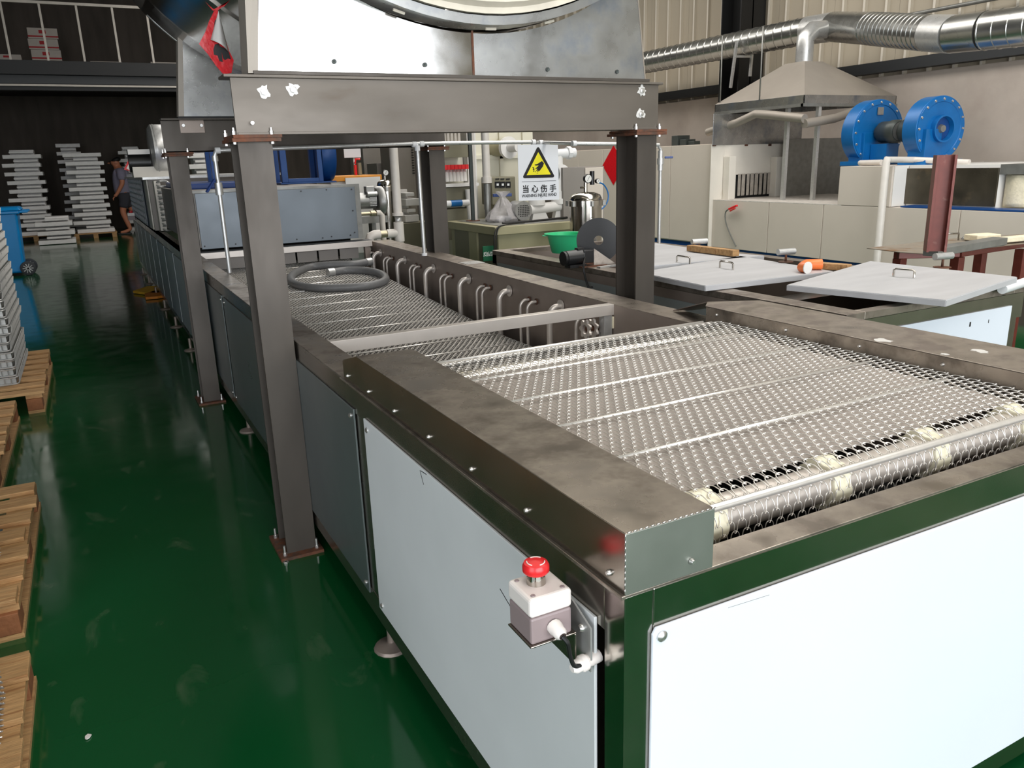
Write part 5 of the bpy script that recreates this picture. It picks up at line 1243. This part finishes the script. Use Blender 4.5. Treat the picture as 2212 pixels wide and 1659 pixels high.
# ---- blue blowers
def blower(px, py, xx, label, back=False, R=.31):
    c = at(px, py, X=xx); t = T('centrifugal_blower', label, 'blower', (c.x, c.y, zbx))
    z = c.z
    w = .16
    prof = [(0, 0), (R, 0), (R, w), (0, w)]
    ax_ = Vector((-.15, -.99, 0)).normalized() if not back else Vector((-.15, -.99, 0)).normalized()
    org = Vector((c.x, c.y, z)) - ax_ * w / 2
    P('volute', MB().lathe(prof, org, ax_, 48), blue_fan, t, .004)
    P('outlet_neck', MB().obox(Vector((c.x, c.y, (z + zbx) / 2)) + Vector((-.05, 0, -.0)), .16, .085, (z - zbx) / 2), blue_fan, t, .004)
    P('base_frame', MB().obox((c.x, c.y, zbx + .02), .26, .14, .02), blue_fan, t)
    f = org + ax_ * (w + .002)
    u = ax_.cross(Vector((0, 0, 1))).normalized()
    P('face_ring', MB().lathe([(R - .055, 0), (R - .05, .006), (R - .012, .006), (R - .010, 0)], org + ax_ * w, ax_, 48), blue_fan, t)
    for k in range(16):
        th = 2 * PI * k / 16; q = org + ax_ * (w + .006) + u * (R - .03) * math.cos(th) + Vector((0, 0, (R - .03) * math.sin(th)))
        P('flange_bolt', MB().lathe([(.013, 0), (.010, .008), (0, .009)], q, ax_, 6), bolt_m, t)
    if not back:
        mp = org + ax_ * w
        P('motor_pedestal', MB().obox(mp + ax_ * .10 + Vector((0, 0, (zbx - z) / 2 - .05)), .09, .09, (z - zbx) / 2 - .06), blue_fan, t, .004)
        P('motor_body', MB().tube([mp, mp + ax_ * .06, mp + ax_ * .18], [.06, .10, .10], 20), motor_m, t)
        P('motor_fan_cover', MB().tube([mp + ax_ * .18, mp + ax_ * .25, mp + ax_ * .27], [.108, .108, .09], 20), motor_m, t)
        P('fan_grille', MB().lathe([(.085, 0), (.0, .004)], mp + ax_ * .272, ax_, 20), galv_dull, t)
        P('terminal_box', MB().obox(mp + ax_ * .10 - u * .12, .06, .06, .07), motor_m, t, .006)
        P('rating_plate', MB().obox(mp + Vector((0, 0, .20)) + ax_ * .006, .04, .004, .035), motor_al, t)
    else:
        P('inlet_ring', MB().lathe([(.12, 0), (.12, .05), (.105, .05), (.10, .005)], org + ax_ * w, ax_, 28), blue_fan, t)
        P('inlet_shadow', MB().lathe([(.10, 0), (0, 0)], org + ax_ * (w + .003), ax_, 28), blue_dk, t)
        P('hub_nut', MB().lathe([(.04, 0), (.03, .03), (0, .03)], org + ax_ * (w + .003), ax_, 12), galv_dull, t)
        P('motor_body', MB().tube([org, org - ax_ * .22, org - ax_ * .3], [.115, .115, .08], 20), motor_m, t)
    return t
b1 = blower(1884, 287, 7.0, 'blue centrifugal blower with dark motor facing the camera, left of the pair')
b2 = blower(2016, 279, 6.95, 'blue centrifugal blower with open round inlet, right of the pair', True, .285)
# white conduit by the blowers
p = [at(1897, 562, X=OX - .12), at(1912, 345, X=OX - .12)]
xx = (p[0].y + p[1].y) / 2
wc = T('conduit_pipe', 'white conduit pipe rising from floor and bending over the oven roof by blowers', 'pipe', (OX - .12, xx, 0))
P('upright_pipe', MB().tube([(OX - .12, xx, 0), (OX - .12, xx, p[1].z - .02), (OX - .10, xx, p[1].z + .01)], .033, 12), pvc, wc)
q0 = at(1912, 352, X=OX + .1); q1 = at(2092, 352, X=OX + .3)
P('roof_pipe', MB().tube([at(1858, 352, X=OX + .3), at(1905, 351, X=OX + .2)], .026, 12), pvc, wc)
P('roof_pipe', MB().tube([(OX - .10, xx, p[1].z), at(1975, 345, X=OX + .3), at(2094, 351, X=OX + .35)], .026, 12), pvc, wc)

# ================================================================== WORK TABLE ON THE RIGHT
TT = .80
wt = T('steel_work_table', 'brown steel framed table with thin rusty sheet top in front of the oven', 'table', (4.9, 3.1, 0))
P('table_sheet', MB().prism([at(px, py, Z=TT) for px, py in ((1872, 537), (1945, 546), (2000, 550), (2040, 546), (2240, 524), (2240, 505), (2060, 516))], (0, 0, .004)), table_top, wt)
f0 = at(1938, 550, Z=TT - .03); f1 = at(2070, 546, Z=TT - .03); f2 = at(2260, 518, Z=TT - .03)
P('frame_rail', MB().bar(f0, f1, .05, .05).bar(f1, f2, .05, .05).bar(f0, f0 + (f2 - f1), .05, .05), brown_st, wt, .003)
for f in (f0 + Vector((.03, 0, 0)), f1, at(2208, 536, Z=TT - .05), f0 + (f2 - f1) * .9):
    P('table_leg', MB().box(f.x - .03, f.x + .03, f.y - .03, f.y + .03, 0, TT - .056), brown_st, wt, .003)
st_ = at(2016, 545, Z=TT + .045)
cp = T('steel_profile', 'upright red-brown H steel offcut standing on the table', 'steel profile', (st_.x, st_.y, TT))
top_ = at(2030, 335, Y=st_.y)
hh = top_.z
m = MB(); cx_, cy_ = st_.x + .01, st_.y; w_ = .050
m.box(cx_ - w_, cx_ + w_, cy_ - w_, cy_ - w_ + .012, TT + .05, hh).box(cx_ - w_, cx_ + w_, cy_ + w_ - .012, cy_ + w_, TT + .05, hh).box(cx_ - .006, cx_ + .006, cy_ - w_ + .012, cy_ + w_ - .012, TT + .05, hh)
o = P('profile_body', m, brown_st, cp)
Rz = Matrix.Rotation(math.radians(45), 3, 'Z')
for vtx in o.data.vertices:
    d_ = Rz @ Vector((vtx.co.x - cx_, vtx.co.y - cy_, 0)); vtx.co.x = cx_ + d_.x; vtx.co.y = cy_ + d_.y
o['label'] = 'red oxide painted profile'
ch0 = at(2010, 545, Z=TT + .03); ch1 = at(2160, 520, Z=TT + .03)
S('steel_channel', MB().bar(ch0, ch1, .09, .045), galv_dull, 'grey steel channel lying along the table under the brown offcut', 'steel profile', bevel=.003)
hq0 = at(2035, 520, Z=TT + .005); hq1 = at(2070, 519, Z=TT + .005)
S('door_handle', MB().tube([hq0, hq0 + Vector((0, 0, .045)), hq1 + Vector((0, 0, .045)), hq1], .006, 8), steel_mirror, 'small bright bow handle behind the brown offcut on the table', 'handle')
q = at(2122, 512, Z=TT + .03)
S('insulation_board', MB().obox(q, .09, .06, .02, Matrix.Rotation(-.3, 3, 'Z')), insul, 'pale yellow insulation chunk on the table near the channel end', 'insulation', bevel=.006)
S('insulation_board', MB().bar(at(2155, 519, Z=TT + .03), at(2260, 509, Z=TT + .03), .07, .03), insul, 'yellow insulation strip at the right end of the table', 'insulation', bevel=.004)
rr3 = random.Random(4); m = MB(); q = at(2105, 516, Z=TT + .012)
m.grid(lambda u, v: (q.x + (u - .5) * .14, q.y + (v - .5) * .1, q.z + .02 * math.sin(9 * u) * math.cos(7 * v)), 8, 6)
S('crumpled_wrap', m, galv_dull, 'crumpled grey wrap beside the insulation chunk on the table', 'wrap', solid=.002)

# ================================================================== LEFT SIDE: PALLETS, TRAYS, BIN
def pallet(x1, y0, y1, wx, label, nb=7):
    t = T('wooden_pallet', label, 'pallet', (x1 - wx / 2, (y0 + y1) / 2, 0))
    pitch = (y1 - y0) / nb; rr = random.Random(int(y0 * 10))
    for k in range(nb):
        ya = y0 + pitch * k + .01; yb = ya + pitch * rr.uniform(.54, .64); jx = rr.uniform(-.015, .012)
        P('deck_board', bx(x1 - wx + jx, x1 + jx, ya, yb, .115, .133), wood, t, .002)
    for xx in (x1 - .05, x1 - wx / 2, x1 - wx + .05):
        P('stringer', bx(xx - .045, xx + .045, y0 + .02, y1 - .02, .09, .115), wood, t)
        for yy in (y0 + .06, (y0 + y1) / 2, y1 - .06): P('block', bx(xx - .045, xx + .04, yy - .06, yy + .06, .018, .09), wood_dk, t, .003)
        P('bottom_board', bx(xx - .045, xx + .045, y0, y1, 0, .018), wood, t)
    return t
pallet(-.335, 1.25, 2.40, 1.0, 'wooden pallet at the lower left, nearest the camera', 6)
pallet(-.38, 2.68, 3.85, 1.0, 'wooden pallet second from the camera, with a block end showing')
pallet(-.55, 4.15, 5.42, 1.0, 'wooden pallet third from the camera, mostly cut off at left')
pallet(-.42, 5.50, 6.95, 1.1, 'wooden pallet under the grey tray stack, beyond the other left pallets', 8)
# stacked wire trays on the far pallet
def tray(x1, y0, y1, wx, z, h):
    m = MB(); m.box(x1 - wx + .01, x1 - .012, y0 + .012, y1 - .01, z + .008, z + h - .008)
    return m
def tray_rims(x1, y0, y1, wx, z, h):
    m = MB()
    for zz in (z + .004, z + h - .006):
        m.tube([(x1 - wx, y0, zz), (x1 - .015, y0, zz), (x1, y0 + .015, zz), (x1, y1, zz), (x1 - wx, y1, zz)], .005, 6, closed=True)
    k = x1 - .04
    while k > x1 - .5: m.tube([(k, y0, z + .004), (k, y0, z + h - .006)], .003, 4); k -= .035
    k = y0 + .05
    while k < y1: m.tube([(x1, k, z + .004), (x1 + .006, k + .02, z + h - .006)], .004, 4); k += .05
    return m
tray0 = T('wire_tray', 'grey wire-edged tray in the tall stack on the far left pallet', 'tray', (-.56, 5.78, .135), 'grey trays stacked on the far left pallet')
P('tray_body', tray(-.56, 5.78, 6.75, .9, .135, .052), galv_dull, tray0)
P('wire_rim', tray_rims(-.56, 5.78, 6.75, .9, .135, .052), galv, tray0)
rr = random.Random(3)
for k in range(1, 25): dup(tray0, (rr.uniform(-.012, .012), rr.uniform(-.008, .008), .054 * k))
# near mesh tray stacks at the frame edge
def coil_mat(x1, y0, y1, z0, z1, label):
    t = T('wire_mesh_stack', label, 'mesh stack', (x1 - .3, (y0 + y1) / 2, z0))
    m = MB(); zz = z0
    while zz < z1:
        pts = []; n = int((y1 - y0) / .006)
        for k in range(n): pts.append((x1 + .012 * math.sin(k * 1.6), y0 + k * .006, zz + .006 * math.cos(k * 1.6)))
        m.tube(pts, .0018, 4); zz += .016
    P('wire_edge', m, galv, t, kind='stuff')
    P('stack_body', bx(x1 - .6, x1 - .016, y0, y1, z0, z1), galv_dull, t)
coil_mat(-.385, 1.35, 2.15, .133, .30, 'stack of silvery wire mesh on the nearest left pallet')
coil_mat(-.47, 2.80, 3.1, .133, .26, 'stack of silvery wire mesh on the second left pallet')
# wheelie bin
bY = 13.95
bb = at(28, 597, Z=0.0); bx_c = at(20, 520, Y=bb.y).x
wb = T('wheelie_bin', 'bright blue plastic wheelie bin with black wheels in the left aisle', 'bin', (bx_c, bb.y, 0))
y_ = bb.y; w0, w1 = .22, .29; xc = at(22, 597, Y=y_).x; ztp = at(30, 455, Y=y_).z
P('bin_body', MB().hexa([(xc - w0, y_, .04), (xc + w0 * .9, y_, .04), (xc + w0 * .9, y_ + .42, .04), (xc - w0, y_ + .42, .04), (xc - w1, y_ - .04, ztp), (xc + w1 * .85, y_ - .04, ztp), (xc + w1 * .85, y_ + .52, ztp), (xc - w1, y_ + .52, ztp)]), bin_blue, wb, .03, seg=3)
P('bin_rim', MB().box(xc - w1 - .02, xc + w1 * .85 + .03, y_ - .06, y_ + .54, ztp - .05, ztp), bin_blue, wb, .015)
P('bin_lid', MB().hexa([(xc - w1 - .03, y_ - .07, ztp), (xc + w1 + .02, y_ - .07, ztp), (xc + w1 + .02, y_ + .55, ztp), (xc - w1 - .03, y_ + .55, ztp), (xc - w1, y_ - .03, ztp + .05), (xc + w1 - .02, y_ - .03, ztp + .05), (xc + w1 - .02, y_ + .5, ztp + .05), (xc - w1, y_ + .5, ztp + .05)]), bin_blue, wb, .02, seg=3)
P('bin_handle', MB().tube([(xc + w1 - .02, y_ - .02, ztp - .02), (xc + w1 + .08, y_ - .02, ztp - .02), (xc + w1 + .08, y_ + .5, ztp - .02), (xc + w1 - .02, y_ + .5, ztp - .02)], .018, 10), bin_blue, wb)
for dy in (-.03, .40): 
    wh = P('bin_wheel', MB().lathe([(0, -.02), (.075, -.02), (.10, -.015), (.105, 0), (.10, .03), (0, .03)], (xc + .25, y_ + dy, .105), (0, 1, 0), 24), tyre, wb)
    for k in range(5):
        th = k * PI / 5; P('wheel_spoke', MB().bar((xc + .25 - .07 * math.cos(th), y_ + dy - .022, .105 - .07 * math.sin(th)), (xc + .25 + .07 * math.cos(th), y_ + dy - .022, .105 + .07 * math.sin(th)), .012, .006, up=(0, 1, 0)), galv_dull, wh)
# yellow pads on the floor
def pad(pxs, mat, label):
    return S('foam_pad', MB().prism([at(px, py, Z=.035) - Vector((0, 0, .03)) for px, py in pxs], (0, 0, .03)), mat, label, 'pad', bevel=.004)
pad([(287, 628), (318, 618), (352, 617), (356, 622), (342, 632), (315, 632)], yellow_pad, 'yellow foam pad lying on the aisle floor beside the tunnel')
pad([(312, 634), (330, 628), (358, 628), (362, 636), (340, 640), (314, 642)], orange_pad, 'orange foam pad overlapping the yellow one on the aisle floor')
# small litter on floor
S('paper_scrap', MB().prism([at(px, py, Z=.002) for px, py in ((184, 1592), (190, 1587), (198, 1588), (194, 1594), (188, 1598), (184, 1597))], (0, 0, .003)), white_paper, 'tiny white scrap on the green floor at lower left', 'scrap')
S('steel_nut', MB().lathe([(.006, 0), (.011, 0), (.011, .006), (.006, .006)], at(618, 1216, Z=.0), n=6), bolt_m, 'small loose steel nut on the floor by the gantry foot', 'nut')
# ---- stacks of aluminium trays far away
def stack(px0, px1, pytop, pybot, Y, label, grp, z0=.12, sd=0, dark=False):
    a = at(px0, pybot, Y=Y); b = at(px1, pybot, Y=Y); zt = at(px0, pytop, Y=Y).z
    w = b.x - a.x; cx = (a.x + b.x) / 2; rr = random.Random(sd); z = z0; i = 0
    mb = bx(cx - w / 2, cx + w / 2, Y, Y + .7, z, z + .048)
    while z < zt - .03:
        wide = i % 2 == 0; h = .083 if wide else .105; ww = w if wide else w * .64; jx = rr.uniform(-.03, .03) + (0 if wide else w * .07)
        xa, xb = cx + jx - ww / 2, cx + jx + ww / 2
        m = MB()
        if wide: m.box(xa, xb, Y, Y + .7, z, z + h)
        else: m.box(xa, xb, Y + .25, Y + .7, z, z + h).box(xa, xb, Y + .02, Y + .25, z + .028, z + .070)
        S('aluminium_tray', m, alu, label, 'tray', grp, bevel=.008)
        z += h; i += 1
    return cx, w
cx, w = stack(34, 116, 326, 498, 21.2, 'silver aluminium tray in the wide stack behind the blue bin', 'aluminium trays in the stack behind the bin', sd=1)
cx2, w2 = stack(164, 246, 330, 498, 20.9, 'silver aluminium tray in the stack left of the walking man', 'aluminium trays in the stack left of the man', sd=2)
stack(148, 200, 312, 480, 22.4, 'silver aluminium tray in the narrow stack between the two tall ones', 'aluminium trays in the narrow middle stack', z0=0, sd=3)
stack(84, 166, 472, 520, 19.6, 'silver aluminium tray in the low front stack on the floor', 'aluminium trays in the low front stack', z0=.01, sd=4)
stack(276, 330, 322, 470, 22.6, 'silver aluminium tray in the stack behind the walking man', 'aluminium trays in the stack behind the man', z0=0, sd=5)
stack(418, 462, 322, 420, 15.5, 'silver aluminium tray in the stack seen past the rear left column', 'aluminium trays behind the rear column', z0=.7, sd=6)
S('tray_table', bx(at(410, 420, Y=15.4).x, at(466, 420, Y=15.4).x, 15.4, 16.2, 0, .69), grey_beam, 'dark stand carrying silver trays behind the rear left column', 'stand')
stack(876, 906, 408, 448, 9.0, 'silver aluminium tray in the small stack beside the slotted cabinet', 'aluminium trays beside the slotted cabinet', z0=.75, sd=7)
S('tray_table', bx(at(855, 460, Y=8.9).x, at(935, 460, Y=8.9).x, 8.9, 9.25, 0, .745), beige_dark, 'olive stand carrying the small tray stack', 'stand')
for nm, cxx, yy, ww in (('timber pallet under the wide tray stack behind the bin', cx, 21.1, w), ('timber pallet under the tray stack left of the walking man', cx2, 20.8, w2)):
    t = T('wooden_pallet', nm, 'pallet', (cxx, yy + .4, 0))
    P('pallet_deck', bx(cxx - ww * .55, cxx + ww * .58, yy, yy + .9, .095, .118), wood, t)
    for k in (-.5, 0, .5): P('block', bx(cxx + ww * k - .05, cxx + ww * k + .05, yy, yy + .9, 0, .095), wood, t)

# ================================================================== WALKING MAN (profile, facing left)
def skin_body(name, verts, edges, radii, mat, parent, root=0, sub=2):
    me = bpy.data.meshes.new(name); me.from_pydata(verts, edges, []); o = bpy.data.objects.new(name, me); COL.objects.link(o)
    me.materials.append(mat)
    o.modifiers.new('skin', 'SKIN'); sv = me.skin_vertices[0].data
    for i, r in enumerate(radii): sv[i].radius = (r, r) if not isinstance(r, tuple) else r; sv[i].use_root = (i == root)
    s = o.modifiers.new('sub', 'SUBSURF'); s.levels = sub; s.render_levels = sub
    o.modifiers['skin'].use_smooth_shade = True
    dg = bpy.context.evaluated_depsgraph_get(); dg.update(); nm = bpy.data.meshes.new_from_object(o.evaluated_get(dg))
    o.modifiers.clear(); o.data = nm; nm.materials.clear(); nm.materials.append(mat)
    o.parent = parent; o.location = (0, 0, 0); return o
mf = at(272, 505, Z=0)
man = T('person', 'man in grey t-shirt, dark shorts and sandals walking left past the stacked trays', 'person', (mf.x, mf.y, 0))
V = [(0, 0, .93), (0, 0, 1.10), (.01, 0, 1.32), (.0, 0, 1.45), (-.03, 0, 1.53), (-.06, 0, 1.60), (-.07, 0, 1.68),  # 0-6 pelvis..head top
     (.02, -.09, .88), (-.07, -.10, .50), (.02, -.10, .10), (-.10, -.10, .05), (-.17, -.10, .04),   # near leg 7-11
     (.02, .09, .88), (.12, .10, .50), (.27, .10, .13), (.20, .10, .05), (.12, .10, .04),   # far leg 12-16
     (.01, -.19, 1.41), (.0, -.24, 1.14), (-.12, -.22, .92), (-.17, -.21, .86),   # near arm 17-20
     (.01, .19, 1.41), (.06, .24, 1.14), (.0, .24, .92), (-.03, .24, .85)]
Eg = [(0, 1), (1, 2), (2, 3), (3, 4), (4, 5), (5, 6), (0, 7), (7, 8), (8, 9), (9, 10), (10, 11), (0, 12), (12, 13), (13, 14), (14, 15), (15, 16), (3, 17), (17, 18), (18, 19), (19, 20), (3, 21), (21, 22), (22, 23), (23, 24)]
Rd = [.13, .12, .14, .09, .055, .095, .075, .085, .058, .042, .04, .03, .085, .058, .042, .04, .03, .055, .045, .034, .035, .055, .045, .034, .035]
skin_body('body', V, Eg, Rd, skin_m, man)
for s_ in (-1, 1):
    hx, hz = (-.17, .86) if s_ < 0 else (-.03, .85)
    for k in range(5):
        y_ = s_ * .215 + (k - 2) * .016; m = MB().tube([(hx, y_, hz), (hx - .03, y_, hz - .045 + .004 * abs(k - 2)), (hx - .028, y_, hz - .08 + .012 * abs(k - 2))], [.011, .010, .008], 6)
        o = make('finger', m, skin_m, (0, 0, 0)); o.parent = man
m = MB().tube([(-.155, -.0, 1.615), (-.185, 0, 1.60), (-.155, 0, 1.59)], [.012, .014, .010], 8); o = make('nose', m, skin_m, (0, 0, 0)); o.parent = man
for s_ in (-1, 1):
    o = make('ear', MB().lathe([(0, 0), (.03, 0), (.028, .012), (0, .014)], (-.045, s_ * .088, 1.615), (0, s_, 0), 12), skin_m, (0, 0, 0)); o.parent = man
    o = make('eye', MB().lathe([(.012, 0), (.009, .006), (0, .008)], (-.142, s_ * .035, 1.635), (-1, 0, 0), 8), ink, (0, 0, 0)); o.parent = man
o = make('mouth', MB().bar((-.150, -.022, 1.565), (-.150, .022, 1.565), .006, .006), brown_st, (0, 0, 0)); o.parent = man
skin_body('hair', [(-.03, 0, 1.62), (-.04, 0, 1.68), (-.065, 0, 1.715)], [(0, 1), (1, 2)], [.095, .105, .08], hair_m, man)
skin_body('t_shirt', [(0, 0, .82), (0, 0, 1.08), (.01, 0, 1.33), (0, 0, 1.46), (.01, -.19, 1.415), (.0, -.225, 1.20), (.01, .19, 1.415), (.05, .225, 1.20)], [(0, 1), (1, 2), (2, 3), (3, 4), (4, 5), (3, 6), (6, 7)], [.175, .175, .18, .10, .085, .08, .085, .08], shirt_m, man)
skin_body('shorts', [(0, 0, 1.0), (.01, 0, .90), (.01, -.09, .80), (-.05, -.10, .58), (.02, .09, .80), (.09, .10, .58)], [(0, 1), (1, 2), (2, 3), (1, 4), (4, 5)], [.15, .15, .11, .095, .11, .095], short_m, man)
for x_, y_ in ((-.12, -.10), (.18, .10)):
    o = make('sandal', bx(x_ - .10, x_ + .15, y_ - .045, y_ + .045, .0, .03), black_r, (0, 0, 0), .01); o.parent = man
# second red paper and switch box near him on the tunnel end
q = at(283, 355, Y=13.0)
fp2 = T('festive_paper', 'red paper with a white folded corner hanging on the tunnel end near the walking man', 'poster', q)
P('red_sheet', MB().prism([at(px, py, Y=13.0) for px, py in ((268, 366), (281, 337), (292, 334), (298, 342), (296, 375), (288, 372))], (0, .003, 0)), red_paper, fp2)
P('folded_corner', MB().prism([at(px, py, Y=12.99) for px, py in ((273, 364), (285, 340), (293, 362), (292, 374))], (0, .003, 0)), white_paper, fp2)
q = at(284, 466, Y=12.6)
e2_ = T('emergency_stop_box', 'small white and grey stop switch box far down the aisle on the tunnel side', 'switch', q)
P('box_base', bx(q.x - .05, q.x + .04, 12.55, 12.65, q.z - .06, q.z), grey_pl, e2_); P('box_lid', bx(q.x - .05, q.x + .04, 12.55, 12.65, q.z, q.z + .04), white_pl, e2_)
P('mushroom_button', MB().cyl((q.x, 12.6, q.z + .04), (q.x, 12.6, q.z + .07), .025, 12), red_pl, e2_)

man.scale = (1.25, 1.25, 1.04); man.location.x += .09
